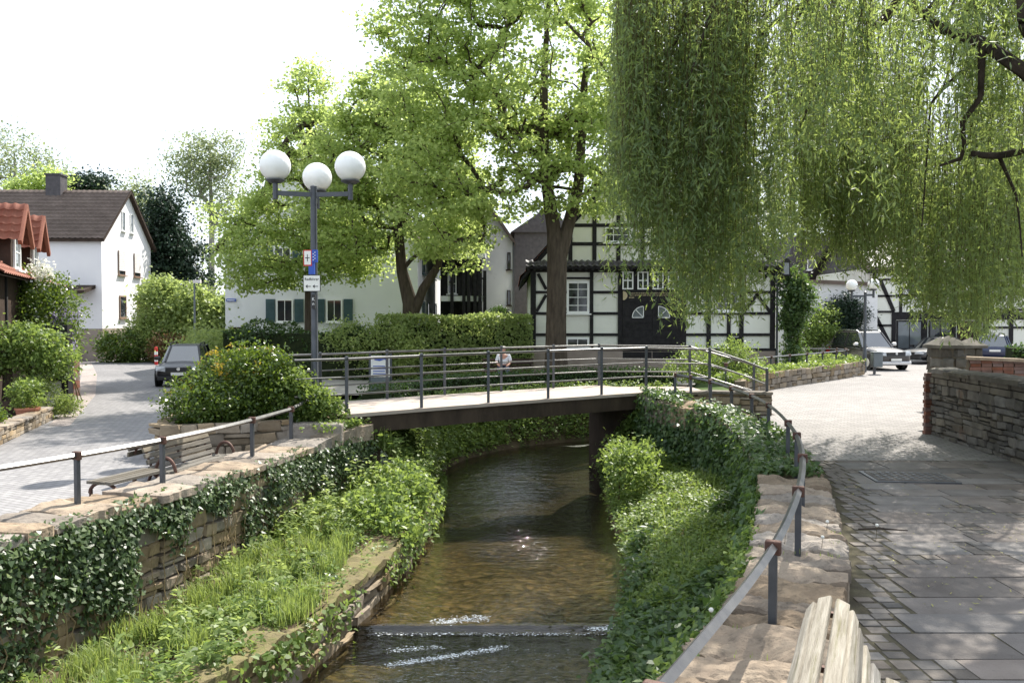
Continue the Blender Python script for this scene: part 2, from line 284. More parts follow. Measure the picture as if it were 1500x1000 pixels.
class MB:
    def __init__(s): s.V = []; s.F = []
    def add(s, V, F):
        b = len(s.V); s.V += [tuple(v) for v in V]; s.F += [[i + b for i in f] for f in F]; return s
    def box(s, u0, u1, v0, v1, z0, z1, fr=I0):
        P = [(u0, v0, z0), (u1, v0, z0), (u1, v1, z0), (u0, v1, z0), (u0, v0, z1), (u1, v0, z1), (u1, v1, z1), (u0, v1, z1)]
        return s.add(fr(P), [(0, 3, 2, 1), (4, 5, 6, 7), (0, 1, 5, 4), (1, 2, 6, 5), (2, 3, 7, 6), (3, 0, 4, 7)])
    def prism(s, poly, v0, v1, fr=I0):
        """poly of (u,z), extruded v0..v1"""
        n = len(poly); P = [(u, v0, z) for u, z in poly] + [(u, v1, z) for u, z in poly]
        return s.add(fr(P), [list(range(n)), list(range(2 * n - 1, n - 1, -1))] + [(i, i + n, (i + 1) % n + n, (i + 1) % n) for i in range(n)])
    def slab(s, poly, z0, z1):
        n = len(poly); P = [(x, y, z0) for x, y in poly] + [(x, y, z1) for x, y in poly]
        return s.add(P, [list(range(n))[::-1], list(range(n, 2 * n))] + [(i, (i + 1) % n, (i + 1) % n + n, i + n) for i in range(n)])
    def bar(s, p, q, w, h, up=(0, 0, 1)):
        p, q = np.array(p, float), np.array(q, float); d = q - p; d /= np.linalg.norm(d)
        a = np.cross(d, up); a /= np.linalg.norm(a); c = np.cross(a, d)
        P = [b + a * sx * w / 2 + c * sz * h / 2 for b in (p, q) for sx, sz in ((-1, -1), (1, -1), (1, 1), (-1, 1))]
        return s.add(P, [(0, 3, 2, 1), (4, 5, 6, 7), (0, 1, 5, 4), (1, 2, 6, 5), (2, 3, 7, 6), (3, 0, 4, 7)])
    def tube(s, path, rad, n=8, cap=True):
        V, F = tube(path, rad, n, cap); return s.add(V, F)
    def lathe(s, prof, c, n=20, axis='z'):
        """prof of (r,h) around an axis through c"""
        V = []
        for r, h in prof:
            for k in range(n):
                a = 2 * math.pi * k / n; x, y = r * math.cos(a), r * math.sin(a)
                V.append({'z': (c[0] + x, c[1] + y, c[2] + h), 'x': (c[0] + h, c[1] + x, c[2] + y), 'y': (c[0] + x, c[1] + h, c[2] + y)}[axis])
        m = len(prof); F = [(i * n + k, i * n + (k + 1) % n, (i + 1) * n + (k + 1) % n, (i + 1) * n + k) for i in range(m - 1) for k in range(n)]
        F += [list(range(n))[::-1], list(range((m - 1) * n, m * n))]
        return s.add(V, F)
    def obj(s, name, mat, parent=None, smooth=False, world=True, bevel=0.0):
        o = mobj(name, s.V, s.F, mat, parent, smooth, world)
        if bevel:
            md = o.modifiers.new('bevel', 'BEVEL'); md.width = bevel; md.segments = 2; md.limit_method = 'ANGLE'
        if smooth:
            o.data.set_sharp_from_angle(angle=R(45))
        return o
def tube(path, rad, n=8, cap=True):
    P = np.asarray(path, float); m = len(P); rad = np.broadcast_to(np.asarray(rad, float), (m,))
    T = np.gradient(P, axis=0); T /= np.linalg.norm(T, axis=1)[:, None] + 1e-9
    ref = np.array([0, 0, 1.0]) if abs(T[0][2]) < .9 else np.array([1.0, 0, 0])
    a = np.cross(T[0], ref); a /= np.linalg.norm(a); V = np.zeros((m, n, 3)); th = np.arange(n) * 2 * math.pi / n
    for i in range(m):
        a = a - T[i] * a.dot(T[i]); a /= np.linalg.norm(a) + 1e-9; b = np.cross(T[i], a)
        V[i] = P[i] + rad[i] * (np.cos(th)[:, None] * a + np.sin(th)[:, None] * b)
    F = [(i * n + k, i * n + (k + 1) % n, (i + 1) * n + (k + 1) % n, (i + 1) * n + k) for i in range(m - 1) for k in range(n)]
    if cap: F += [list(range(n))[::-1], list(range((m - 1) * n, m * n))]
    return V.reshape(-1, 3), F
class Path:
    """polyline in the ground plane, by arc length"""
    def __init__(s, pts, smooth=3):
        P = np.asarray(pts, float)
        for _ in range(smooth):
            q = [P[0]]
            for i in range(len(P) - 1): q += [P[i] * .75 + P[i + 1] * .25, P[i] * .25 + P[i + 1] * .75]
            q.append(P[-1]); P = np.array(q)
        s.P = P; d = np.linalg.norm(np.diff(P[:, :2], axis=0), axis=1); s.S = np.concatenate([[0], np.cumsum(d)]); s.L = s.S[-1]
    def at(s, t):
        t = np.asarray(t, float); return np.stack([np.interp(t, s.S, s.P[:, k]) for k in range(s.P.shape[1])], -1)
    def tan(s, t):
        d = s.at(np.minimum(np.asarray(t) + .05, s.L)) - s.at(np.maximum(np.asarray(t) - .05, 0)); d = d[..., :2]
        return d / (np.linalg.norm(d, axis=-1, keepdims=True) + 1e-9)
    def off(s, t, o):
        """o to the right of travel"""
        T = s.tan(t); return s.at(t)[..., :2] + np.stack([T[..., 1], -T[..., 0]], -1) * np.asarray(o)[..., None]
def snoise(P, f, seed, octs=3):
    r = np.random.default_rng(seed); P = np.asarray(P, float); out = np.zeros(P.shape[:-1]); amp = 1; tot = 0
    for o in range(octs):
        for _ in range(4):
            d = r.normal(size=P.shape[-1]); d /= np.linalg.norm(d); out += amp * np.sin((P @ d) * f * (.7 + .6 * r.random()) + r.random() * 6.28) * .5
        tot += amp; amp *= .55; f *= 2.1
    return out / tot
def unit(A): return A / (np.linalg.norm(A, axis=-1, keepdims=True) + 1e-9)
def leaves(C, ln, wd, seed, nrm=None, nj=.7, axis=None, aj=.6, fold=.15, shape='diamond'):
    """leaf blades at C; returns V, F"""
    r = np.random.default_rng(seed); n = len(C); C = np.asarray(C, float)
    N = r.normal(size=(n, 3)) * nj + (np.array([0, 0, .6]) if nrm is None else np.asarray(nrm)); N = unit(N)
    A = r.normal(size=(n, 3)) * aj + (np.array([0, 0, -.25]) if axis is None else np.asarray(axis))
    A = unit(A - N * (A * N).sum(1, keepdims=True)); B = np.cross(N, A)
    l = (ln * (.65 + .7 * r.random(n)))[:, None]; w_ = (wd * (.65 + .7 * r.random(n)))[:, None]
    if shape == 'diamond':
        V = np.stack([C, C + A * l * .42 + B * w_ / 2 + N * w_ * fold, C + A * l, C + A * l * .42 - B * w_ / 2 + N * w_ * fold], 1)
        k = 4
    elif shape == 'ivy':
        V = np.stack([C, C + A * l * .05 + B * w_ * .42 + N * w_ * fold, C + A * l * .45 + B * w_ * .30 + N * w_ * fold * .4, C + A * l, C + A * l * .45 - B * w_ * .30 + N * w_ * fold * .4, C + A * l * .05 - B * w_ * .42 + N * w_ * fold], 1)
        k = 6
    else:  # broad
        V = np.stack([C, C + A * l * .22 + B * w_ * .42 + N * w_ * fold, C + A * l * .6 + B * w_ * .42 + N * w_ * fold * .7, C + A * l - N * w_ * fold, C + A * l * .6 - B * w_ * .42 + N * w_ * fold * .7, C + A * l * .22 - B * w_ * .42 + N * w_ * fold], 1)
        k = 6
    return V.reshape(-1, 3), np.arange(n * k).reshape(n, k)
def leafobj(name, C, ln, wd, mat, seed, parent=None, **kw):
    V, F = leaves(C, ln, wd, seed, **kw); return mobj(name, V, F, mat, parent)
def lobes_pts(lobes, n, r, shell=.5):
    vol = np.array([l[3] * l[4] * l[5] for l in lobes]) ** .8; k = r.choice(len(lobes), n, p=vol / vol.sum())
    L_ = np.array(lobes, float)[k]; d = unit(r.normal(size=(n, 3))); rr = (shell + (1 - shell) * r.random(n)) ** .6 if shell else r.random(n) ** .34
    return L_[:, :3] + d * L_[:, 3:6] * rr[:, None]
def clumped(lobes, nclump, per, sig, seed, shell=.35, flat=.65):
    r = np.random.default_rng(seed); K = lobes_pts(lobes, nclump, r, shell)
    s = sig * (.6 + .8 * r.random(nclump))
    C = np.repeat(K, per, 0) + r.normal(size=(nclump * per, 3)) * np.repeat(s, per)[:, None] * np.array([1, 1, flat])
    return K, C
def skeleton(trunk, tr, K, seed, tip=.012, power=.5, maxr=None, bend=.25):
    """limbs that reach every clump; returns list of (path, radii)"""
    r = np.random.default_rng(seed)
    nodes = [np.array(p, float) for p in trunk]; par = [-1] + list(range(len(trunk) - 1)); load = [0] * len(nodes); ntr = len(trunk); lev = [0] * ntr
    top = nodes[-1]; start = max(1, int(ntr * .45)); order = np.argsort(np.linalg.norm(K - nodes[ntr * 2 // 3], axis=1)); chains = []
    for ki in order:
        k = K[ki]; A = np.array(nodes[start:]); d = k - A; dist = np.linalg.norm(d, axis=1)
        cost = dist + np.maximum(0, A[:, 2] - k[2] + .15 * dist) * .9
        j = int(np.argmin(cost)) + start; a = nodes[j]; dl = np.linalg.norm(k - a); m = max(2, int(dl / .7) + 1); ids = [j]
        off = r.normal(size=3) * bend * dl * .25
        for q in range(1, m + 1):
            f = q / m; p = a + (k - a) * f + off * math.sin(f * math.pi) + np.array([0, 0, .10 * dl * math.sin(f * math.pi)])
            nodes.append(p); par.append(ids[-1]); load.append(0); ids.append(len(nodes) - 1)
        chains.append(ids); i = ids[-1]
        while i >= 0: load[i] += 1; i = par[i]
    out = [(np.array(trunk), np.array(tr))]
    for ids in chains:
        rad = [tip * max(1, load[i]) ** power for i in ids]
        rad[0] = min(rad[1] * 1.25, tr[min(ids[0], ntr - 1)] * .8 if ids[0] < ntr else tip * load[ids[0]] ** power)
        out.append((np.array([nodes[i] for i in ids]), np.array(rad)))
    return out
def tree(name, label, cat, base, trunk, tr, lobes, nclump, per, sig, ln, wd, leaf, bark, seed, group=None, tip=.012, shell=.3, flat=.6, power=.5, axis=None, nj=.7, extra=None):
    t = thing(name, label, cat, base, group)
    K, C = clumped(lobes, nclump, per, sig, seed, shell, flat)
    m = MB()
    for p, rd in skeleton(trunk, tr, K, seed + 1, tip, power): m.tube(p, rd, 10 if p is trunk or len(p) == len(trunk) and np.allclose(p, trunk) else 5)
    for p, rd in (extra or []): m.tube(p, rd, 9)
    m.obj('trunk', bark, t, smooth=True)
    leafobj('crown', C, ln, wd, leaf, seed + 2, t, axis=axis, nj=nj)
    return t
def bush(name, label, cat, base, lobes, nclump, per, sig, ln, wd, leaf, seed, group=None, stems=8, shell=.45, shape='diamond', flat=.8, bark='twig', nrm=None, parts=None):
    t = thing(name, label, cat, base, group); r = np.random.default_rng(seed)
    K, C = clumped(lobes, nclump, per, sig, seed, shell, flat); C[:, 2] = np.maximum(C[:, 2], base[2] + .01)
    leafobj('foliage', C, ln, wd, leaf, seed + 2, t, shape=shape)
    m = MB()
    for k in K[r.choice(len(K), min(stems, len(K)), replace=False)]:
        b0 = np.array(base, float) + r.normal(size=3) * [.15, .15, 0]; mid = (b0 + k) / 2 + r.normal(size=3) * .08 + [0, 0, .1]
        m.tube([b0, mid, k], [.018, .013, .006], 5)
    m.obj('stem', bark, t)
    return t
# rough stone variants, shared by all stone pieces
ROCK = {}
def rock(mat, kind):
    key = (mat, kind)
    if key in ROCK: return ROCK[key]
    out = []
    for i in range(8):
        bm = bmesh.new(); bmesh.ops.create_cube(bm, size=1.0)
        bmesh.ops.bevel(bm, geom=bm.edges[:], offset={'rough': .10, 'flat': .03, 'brick': .04}[kind], segments=1, affect='EDGES')
        rr = random.Random(hash((kind, i)) % 1000 if False else i * 17 + len(kind)); j = {'rough': .085, 'flat': .012, 'brick': .015}[kind]
        for v in bm.verts: v.co += Vector((rr.uniform(-j, j), rr.uniform(-j, j), rr.uniform(-j, j)))
        me = bpy.data.meshes.new('stone'); bm.to_mesh(me); bm.free(); me.materials.append(MATS[mat]); out.append(me)
    ROCK[key] = out; return out
def piece(name, parent, c, size, ang, mat, kind='rough', tilt=(0, 0)):
    o = bpy.data.objects.new(name, random.choice(rock(mat, kind))); o.location = c; o.scale = size; o.rotation_euler = (tilt[0], tilt[1], ang)
    return link(o, parent)
def stonewall(parent, path, zb, zt, hrange, lrange, mat, side=1, thick=.16, gap=.018, keep=None, seed=0, name='stone', smin=0, smax=None, proud=.03, kind='rough', cap=290):
    """courses of single stones along the face of a wall; zb/zt functions of arc length. Stones past cap go to one joined part"""
    r = random.Random(seed); smax = path.L if smax is None else smax; z = 0.0; n = 0; rest = MB()
    course = 0
    while z < 5:
        h = r.uniform(*hrange); s = smin + (r.random() * -lrange[1]); any_ = False
        while s < smax:
            l = r.uniform(*lrange); a, b = max(s, smin), min(s + l, smax); s += l
            if b - a < .06: continue
            c = (a + b) / 2; z0 = zb(c) + z; z1 = min(z0 + h, zt(c))
            if z1 - z0 < .05: continue
            any_ = True
            if keep and not keep(c, (z0 + z1) / 2): continue
            if kind == 'rough' and z1 - z0 > .12 and r.random() < .22:
                zm = z0 + (z1 - z0) * r.uniform(.35, .65); parts_ = [(z0, zm), (zm, z1)]
            else: parts_ = [(z0 + r.uniform(-.012, .012), z1 + r.uniform(-.012, .012))]
            if n < cap:
                for za_, zb2 in parts_:
                    T = path.tan(c); p = path.off(c, side * (r.uniform(-.5, 1) * proud - thick / 2 + .02)); ang = math.atan2(T[1], T[0])
                    piece(name, parent, (p[0], p[1], (za_ + zb2) / 2), (b - a - gap, thick, zb2 - za_ - gap), ang, mat, kind, (r.uniform(-.04, .04), r.uniform(-.05, .05) if kind == 'rough' else 0)); n += 1
                continue
            T = path.tan(c); p = path.off(c, side * (r.uniform(-.3, 1) * proud - thick / 2 + .02)); ang = math.atan2(T[1], T[0])
            if True:
                f = Frame(p[0], p[1], ang, (z0 + z1) / 2); hl, hh = (b - a - gap) / 2, (z1 - z0 - gap) / 2; rest.box(-hl, hl, -thick / 2, thick / 2, -hh, hh, f)
            n += 1
        z += h; course += 1
        if not any_: break
    if rest.V: tag(rest.obj('stones', mat, parent), kind='stuff')
    return n
def strip(A, B, zA, zB, n, m, jit=0.0, seed=0, bulge=None):
    """grid between two paths A and B; returns V, F"""
    V = []
    for i in range(n + 1):
        a, b = A.at(A.L * i / n)[:2], B.at(B.L * i / n)[:2]
        za, zb_ = zA(i / n), zB(i / n)
        for j in range(m + 1):
            f = j / m; p = a * (1 - f) + b * f; V.append((p[0], p[1], za * (1 - f) + zb_ * f + (bulge(f) if bulge else 0)))
    V = np.array(V); V[:, 2] += snoise(V[:, :2], 2.2, seed) * jit
    F = np.array([(i * (m + 1) + j, (i + 1) * (m + 1) + j, (i + 1) * (m + 1) + j + 1, i * (m + 1) + j + 1) for i in range(n) for j in range(m)])
    return V, F

# ------------------------------------------------------------------ the lie of the land
ZP, ZW, ZW2 = -0.15, -1.60, -1.665          # plaza, stream above the weir, stream below it
LW = Path([(-6.4, 5.0), (-5.85, 7), (-5.4, 8.6), (-4.95, 10.3), (-4.35, 12), (-3.95, 13.9), (-3.6, 15.6), (-2.85, 16.95)])
LE = Path([(-3.9, 5.0), (-3.3, 6.8), (-2.75, 8.4), (-2.34, 9.6), (-1.89, 11.8), (-1.65, 14), (-1.5, 17), (-1.7, 19)])
RW = Path([(-.6, 2.2), (.2, 3.6), (1.07, 5.33), (2.13, 7.4), (3.0, 10), (3.6, 12), (4.05, 14), (4.35, 16), (4.3, 17.5), (3.95, 18.7), (3.4, 19.6), (3.2, 20.75)])
RE = Path([(-.9, 2.2), (-.2, 4.5), (.6, 7.5), (1.16, 9.7), (1.55, 11.2), (1.82, 13), (1.95, 15.5), (2.04, 18.2), (2.3, 20.9)])
FL = Path([(-2.85, 16.95), (-3.0, 19), (-2.7, 22), (-1.9, 25.2), (.3, 27.9), (3, 29), (5.4, 29.3)], 2)     # channel side beyond the bridge
FR = Path([(3.2, 20.75), (3.4, 23), (4.4, 25), (5.4, 25.6)], 2)
def mark(o, label): return tag(o, label, None, None, 'structure')
def sheet(name, poly, z, mat):
    return tag(mobj(name, [(x, y, z) for x, y in poly], [list(range(len(poly)))], mat), kind='structure')
lw, rw, fl, fr_ = [list(map(tuple, p.P[:, :2])) for p in (LW, RW, FL, FR)]
B_ = 700
def back(path, o): s = np.linspace(0, path.L, 40); return [tuple(p) for p in path.off(s, o)]
gl_ = [(-7.6, -20)] + back(LW, -.45) + [(-3.6, 19), (-3.3, 22.2), (-2.4, 25.6), (0, 28.5), (2.8, 29.6), (5.8, 29.9)]
gr_ = [(5.8, 25.1), (4.8, 24.5), (3.9, 22.8), (3.7, 20.9)] + back(RW, .4)[::-1] + [(-1.0, -20)]
sheet('ground', gl_ + gr_ + [(B_, -20), (B_, B_), (-B_, B_), (-B_, -20)], -.17, 'lawn')
sheet('plaza', [(-7.9, -4)] + back(LW, -.6)[:-3] + [(-4.6, 17), (-5.5, 22), (-7, 27), (-9.5, 30.5), (-10, 34), (-16, 56), (-40, 62), (-60, 60), (-60, -4)], ZP, 'plazapave')
sheet('gutter', [(-10.9, 20), (-10.4, 20), (-13.7, 28.0), (-18.5, 38), (-24, 48.6), (-25.5, 48.6), (-19.2, 38), (-14.3, 28)], ZP + .005, 'gutterpave')
sheet('street', [(4.7, 14.3), (80, 14.3), (80, 75), (14, 75), (12.2, 60), (12.2, 37.2), (6.2, 26.0), (6.2, 22.5), (6.0, 20.2), (5.6, 18)] + [tuple(p) for p in RW.off(np.linspace(RW.S[np.argmin(abs(RW.P[:, 1] - 17.5))], RW.S[np.argmin(abs(RW.P[:, 1] - 14.3))], 12), .5)], 0.0, 'streetpave')
sheet('paving_bed', [(1.0, 2.0), (30, 2.0), (30, 14.3), (4.6, 14.3)] + [tuple(p) for p in RW.off(np.linspace(RW.S[np.argmin(abs(RW.P[:, 1] - 14.2))], 0, 20), .5)], -.012, 'jointsoil')
sheet('promenade', [(-6.5, 26.5), (-2.4, 26.8), (0, 29.2), (2.8, 30.4), (6.6, 30.8), (7.6, 34), (0, 35.2), (-9, 34.2)], -.02, 'gravel')
# stream bed and water
def gridsheet(name, x0, x1, y0, y1, z, d, mat, jit, seed):
    X, Y = np.meshgrid(np.arange(x0, x1 + d, d), np.arange(y0, y1 + d, d)); n, m_ = X.shape
    V = np.stack([X.ravel(), Y.ravel(), np.full(X.size, z)], 1); V[:, 2] += snoise(V[:, :2], 2.5, seed, 4) * jit
    F = np.array([(i * m_ + j, i * m_ + j + 1, (i + 1) * m_ + j + 1, (i + 1) * m_ + j) for i in range(n - 1) for j in range(m_ - 1)])
    return tag(mobj(name, V, F, mat, smooth=True), kind='structure')
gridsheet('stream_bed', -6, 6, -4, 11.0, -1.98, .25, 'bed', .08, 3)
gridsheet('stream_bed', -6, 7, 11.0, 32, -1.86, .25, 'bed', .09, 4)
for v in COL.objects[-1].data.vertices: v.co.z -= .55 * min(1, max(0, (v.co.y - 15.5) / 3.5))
gridsheet('water', -6, 6, -4, 10.99, ZW2, .1, 'pool', .006, 5)
gridsheet('water', -6, 7, 10.99, 32, ZW, .1, 'water', .003, 6)
ew = MB().box(5.5, 5.9, 24.6, 30.4, -2.8, -.18).obj('channel_end', 'mortar'); tag(ew, kind='structure')
def bank(name, A, B, zA, zB, n, m_, seed, mat='soil', bulge=None, jit=.08):
    V, F = strip(A, B, zA, zB, n, m_, jit, seed, bulge); return tag(mobj(name, V, F, mat, smooth=True), kind='structure')
LEDGE = lambda f: np.interp(f, [0, .45, .66, 1], [-1.62, -1.5, -1.25, -1.0])
bank('bank', LW, LE, LEDGE, lambda f: -1.06, 60, 10, 1, jit=.05)
RE2 = Path(list(map(tuple, RE.off(np.linspace(0, RE.L, 30), -.35))), 0)
bank('bank', RW, RE, lambda f: np.interp(f, [0, .5, 1], [-1.15, -.95, -.9]), lambda f: -1.5, 60, 10, 2, bulge=lambda f: .22 * math.sin(f * math.pi) ** .8)
bank('bank', RE, RE2, lambda f: -1.52, lambda f: -2.3, 60, 4, 2)
FLE = Path([(-1.7, 17.2), (-2.0, 19), (-1.85, 22), (-1.1, 24.6), (.8, 26.9), (3.2, 27.9), (5.4, 28.2)], 2)
FRE = Path([(2.3, 20.6), (2.7, 22.6), (3.9, 24.4), (5.4, 26.2)], 2)
bank('bank', FL, FLE, lambda f: -.15, lambda f: -1.75, 30, 8, 7, bulge=lambda f: .35 * math.sin(f * math.pi))
bank('bank', FR, FRE, lambda f: -.15, lambda f: -1.75, 20, 8, 8, bulge=lambda f: .3 * math.sin(f * math.pi))

# ------------------------------------------------------------------ river walls
def copstone(parent, path, s0, s1, o0, o1, z0, z1, mat, seed, nu=7, nv=10, amp=.03):
    """one rough coping slab; o0..o1 to the right of travel"""
    r = np.random.default_rng(seed); V = []; top = {}
    wob = r.normal(size=4) * .018
    for i in range(nu + 1):
        for j in range(nv + 1):
            fs, fo = i / nu, j / nv; s = s0 + (s1 - s0) * fs; o = o0 + (o1 - o0) * fo
            if j == 0: o += wob[0] + r.normal() * .014
            if j == nv: o += wob[1] + r.normal() * .01
            p = path.off(min(max(s, 0), path.L), o); top[i, j] = len(V); V.append([p[0], p[1], z1(s)])
    V = np.array(V); e = snoise(V[:, :2], 5.5, seed % 13, 3); lay = np.round((e + .12 * snoise(V[:, :2], 22, seed % 11, 2)) * 3.6) / 3.6
    V[:, 2] += amp * (.2 * e + .8 * lay) + .006 * snoise(V[:, :2], 38, seed % 7, 2) + r.normal() * .010
    for (i, j), k in top.items():
        if i in (0, nu) or j in (0, nv): V[k, 2] -= .018 + .012 * r.random()
    n = len(V); ring = [top[i, 0] for i in range(nu + 1)] + [top[nu, j] for j in range(1, nv + 1)] + [top[i, nv] for i in range(nu - 1, -1, -1)] + [top[0, j] for j in range(nv - 1, 0, -1)]
    low = V[ring].copy(); low[:, 2] = [z0(0) for _ in ring]
    W = np.concatenate([V, low]); F = [(top[i, j], top[i, j + 1], top[i + 1, j + 1], top[i + 1, j]) for i in range(nu) for j in range(nv)]
    q = len(ring); F += [(ring[k], ring[(k + 1) % q], n + (k + 1) % q, n + k) for k in range(q)]
    return mobj('coping_stone', W, F, mat, parent)
def core(parent, path, o0, o1, zb, zt, name='core', mat='mortar', n=50):
    V = []; S = np.linspace(0, path.L, n + 1)
    for s in S:
        for o, z in ((o0, zb(s)), (o0, zt(s)), (o1, zt(s)), (o1, zb(s))): p = path.off(s, o); V.append((p[0], p[1], z))
    F = [(4 * i + k, 4 * i + (k + 1) % 4, 4 * i + 4 + (k + 1) % 4, 4 * i + 4 + k) for i in range(n) for k in range(4)] + [(0, 1, 2, 3), (4 * n + 3, 4 * n + 2, 4 * n + 1, 4 * n)]
    return mobj(name, V, F, mat, parent)
def bare(s, z):  # where the left wall shows through its ivy
    y = LW.at(s)[1]; return 1.0 if 10.9 < y < 12.9 and z < -.28 - .1 * math.sin(y * 5) else 0.0
lwall = thing('river_wall', 'tall ivy-grown sandstone river wall below the plaza benches', 'wall', (-4.9, 10.5, ZW))
core(lwall, LW, -.85, -.06, lambda s: -1.9, lambda s: .02)
stonewall(lwall, LW, lambda s: -1.65, lambda s: .0, (.14, .26), (.24, .52), 'sandstone', 1, .22, .02, None, 5, proud=.06, smin=1.0, cap=285)
r_ = random.Random(3); s = 0.6
while s < LW.L - .2:
    l = r_.uniform(.38, .75); y = LW.at(s)[1]
    copstone(lwall, LW, s + .01, min(s + l - .012, LW.L), -.86 - r_.random() * .05, .05 + r_.random() * .07, lambda q: -.02, lambda q: float(np.interp(LW.at(q)[1], [15.2, 16.6], [.10, .30])), 'coping', int(s * 100), amp=.03); s += l
rwall = thing('river_wall', 'curving river wall with broad rough coping beside the shaded path', 'wall', (2.5, 9, ZW))
zcR = lambda q: float(np.interp(RW.at(q)[1], [15.0, 20.6], [.12, .56]))
core(rwall, RW, .06, .78, lambda s: -1.9, lambda s: zcR(s) - .10)
stonewall(rwall, RW, lambda s: -1.3, lambda s: zcR(s) - .1, (.14, .24), (.25, .5), 'sandstone', -1, .2, .02, None, 6, proud=.05, smin=RW.L * .3, cap=200)
s = 1.2
while s < RW.L - .2:
    l = r_.uniform(.30, .62)
    copstone(rwall, RW, s + .012, min(s + l - .014, RW.L), -.07 - r_.random() * .06, .80 + r_.random() * .03, lambda q: -.06, zcR, 'coping', int(s * 77) + 5, nu=18, nv=30, amp=.06); s += l
# low ledge wall at the water, moss on top
lew = thing('ledge_wall', 'low mossy stone ledge wall along the edge of the stream', 'wall', (-2.1, 10.5, ZW))
core(lew, LE, -.45, -.05, lambda s: -2.3, lambda s: -1.12, mat='mortar')
stonewall(lew, LE, lambda s: -1.95, lambda s: -1.1, (.16, .3), (.3, .6), 'sandstone', 1, .22, .02, None, 8, smin=2.0, smax=11.5, proud=.05)
s = 2.0
while s < 9.5:
    l = r_.uniform(.5, .9); copstone(lew, LE, s, s + l - .01, -.42, .05, lambda q: -1.14, lambda q: -1.03, 'moss', int(s * 50) + 9, amp=.05); s += l

# weir: timber sills across the stream
weir = thing('weir', 'low timber weir across the stream with water spilling over', 'weir', (0, 10.95, ZW2))
for k, (dy, dz) in enumerate(((0, 0.0), (-.05, -.025), (-.10, -.045))):
    MB().box(-2.6, 2.2, 10.985 + dy, 11.025 + dy, -2.25, ZW - .004 + dz).obj('sill_beam', 'weirwood', weir, bevel=.02)
V, F = [], []
for i in range(49):
    for j, (y, z) in enumerate(((11.04, ZW + .000), (11.0, ZW - .006), (10.965, ZW - .02), (10.93, ZW - .04), (10.88, ZW2 + .008), (10.82, ZW2 - .008))): V.append((-2.5 + i * .1, y + .012 * math.sin(i * 1.7), z + .012 + .004 * math.sin(i * 2.3 + j)))
F = np.array([(i * 6 + j, i * 6 + j + 1, i * 6 + j + 7, i * 6 + j + 6) for i in range(48) for j in range(5)])
mobj('spill', V, F, 'water', weir, True)
rr = np.random.default_rng(12)
def foamball(C, rad, name, label):
    m = MB(); oc = np.array([(1, 0, 0), (-1, 0, 0), (0, 1, 0), (0, -1, 0), (0, 0, 1), (0, 0, -1)], float); f = [(0, 2, 4), (2, 1, 4), (1, 3, 4), (3, 0, 4), (2, 0, 5), (1, 2, 5), (3, 1, 5), (0, 3, 5)]
    for c in C: m.add(c + oc * rad * (.25 + rr.random() ** 2) * [1.8, 1, .5], f)
    return tag(m.obj(name, 'foam'), label, 'foam', None, 'stuff')
def band(p, q, n, sp, z): f = rr.random(n)[:, None]; C = np.array(p) * (1 - f) + np.array(q) * f + rr.normal(size=(n, 2)) * sp; return np.c_[C, np.full(n, z) + rr.random(n) * .012]
foamball(np.concatenate([band((-1.0, 11.1), (-.35, 11.25), 420, .06, ZW + .003), band((1.0, 10.85), (1.55, 10.95), 380, .05, ZW + .0), band((-1.7, 10.86), (1.4, 10.84), 420, .03, ZW2 + .006)]), .009, 'foam', 'white foam where water spills over the timber weir')
foamball(np.concatenate([band((-1.45, 9.85), (-.1, 10.4), 800, .035, ZW2 + .003), band((-1.5, 10.3), (-.9, 10.42), 200, .04, ZW2 + .003)]), .008, 'foam_streak', 'broken white ripple running slantwise below the weir')
stk = MB()
for k in range(5):
    a = rr.uniform(-.6, .6); p = np.array([.25 + rr.normal() * .9, 13.2 + rr.normal() * .8, ZW + .005]); stk.tube([p, p + [.14 * math.cos(a), .14 * math.sin(a), .01]], .008, 5)
# ------------------------------------------------------------------ right paving: slabs and setts one by one
pv = thing('paving', 'worn dark slabs and setts of the shaded path beside the wall', 'paving', (5, 7, 0), kind='structure')
r_ = random.Random(11); setts = []; nsl = 0; y = 4.3; smesh = MB()
while y < 14.3:
    h = r_.choice([.34, .42, .5, .55]); f = np.interp(y + h / 2, RW.P[:, 1], RW.P[:, 0]) + .98 + max(0, (y - 4)) * .0
    x = f
    if x < 1.9: x = max(x, 1.4)
    # gutter setts next to the wall
    for q in range(2):
        nr = int(h / .13)
        for rw_ in range(nr):
            setts.append((x + .09 + q * .17 + r_.uniform(-.012, .012), y + h / nr * (rw_ + .5) + r_.uniform(-.008, .008), .15 * r_.uniform(.85, 1), (h / nr - .014) * r_.uniform(.82, 1)))
    x += .36; xe = min(y * .62 + 1.4, 8.3)
    while x < xe:
        if r_.random() < .24:
            ww = r_.choice([.32, .48])
            nr = max(2, int(h / .13))
            for q in range(int(ww / .16)):
                for rw_ in range(nr): setts.append((x + .08 + q * .16, y + h / nr * (rw_ + .5), .146, h / nr - .014))
        else:
            ww = r_.uniform(.55, 1.15)
            piece('slab', pv, (x + ww / 2, y + h / 2, -.032 + r_.uniform(-.004, .004)), (ww - .018, h - .016, .06), r_.uniform(-.008, .008), 'slab', 'flat', (r_.uniform(-.006, .006), r_.uniform(-.006, .006))); nsl += 1
        x += ww
    y += h
setts.sort(key=lambda q: q[1])
for i, (x, y, a, b) in enumerate(setts):
    if i < 260: piece('sett', pv, (x, y, -.034 + r_.uniform(-.006, .006)), (a, b, .06), r_.uniform(-.04, .04), 'sett', 'flat', (r_.uniform(-.02, .02), r_.uniform(-.02, .02)))
    else: z = r_.uniform(-.008, .0); smesh.box(x - a / 2, x + a / 2, y - b / 2, y + b / 2, -.05, z)
tag(smesh.obj('setts', 'sett', pv), kind='stuff')
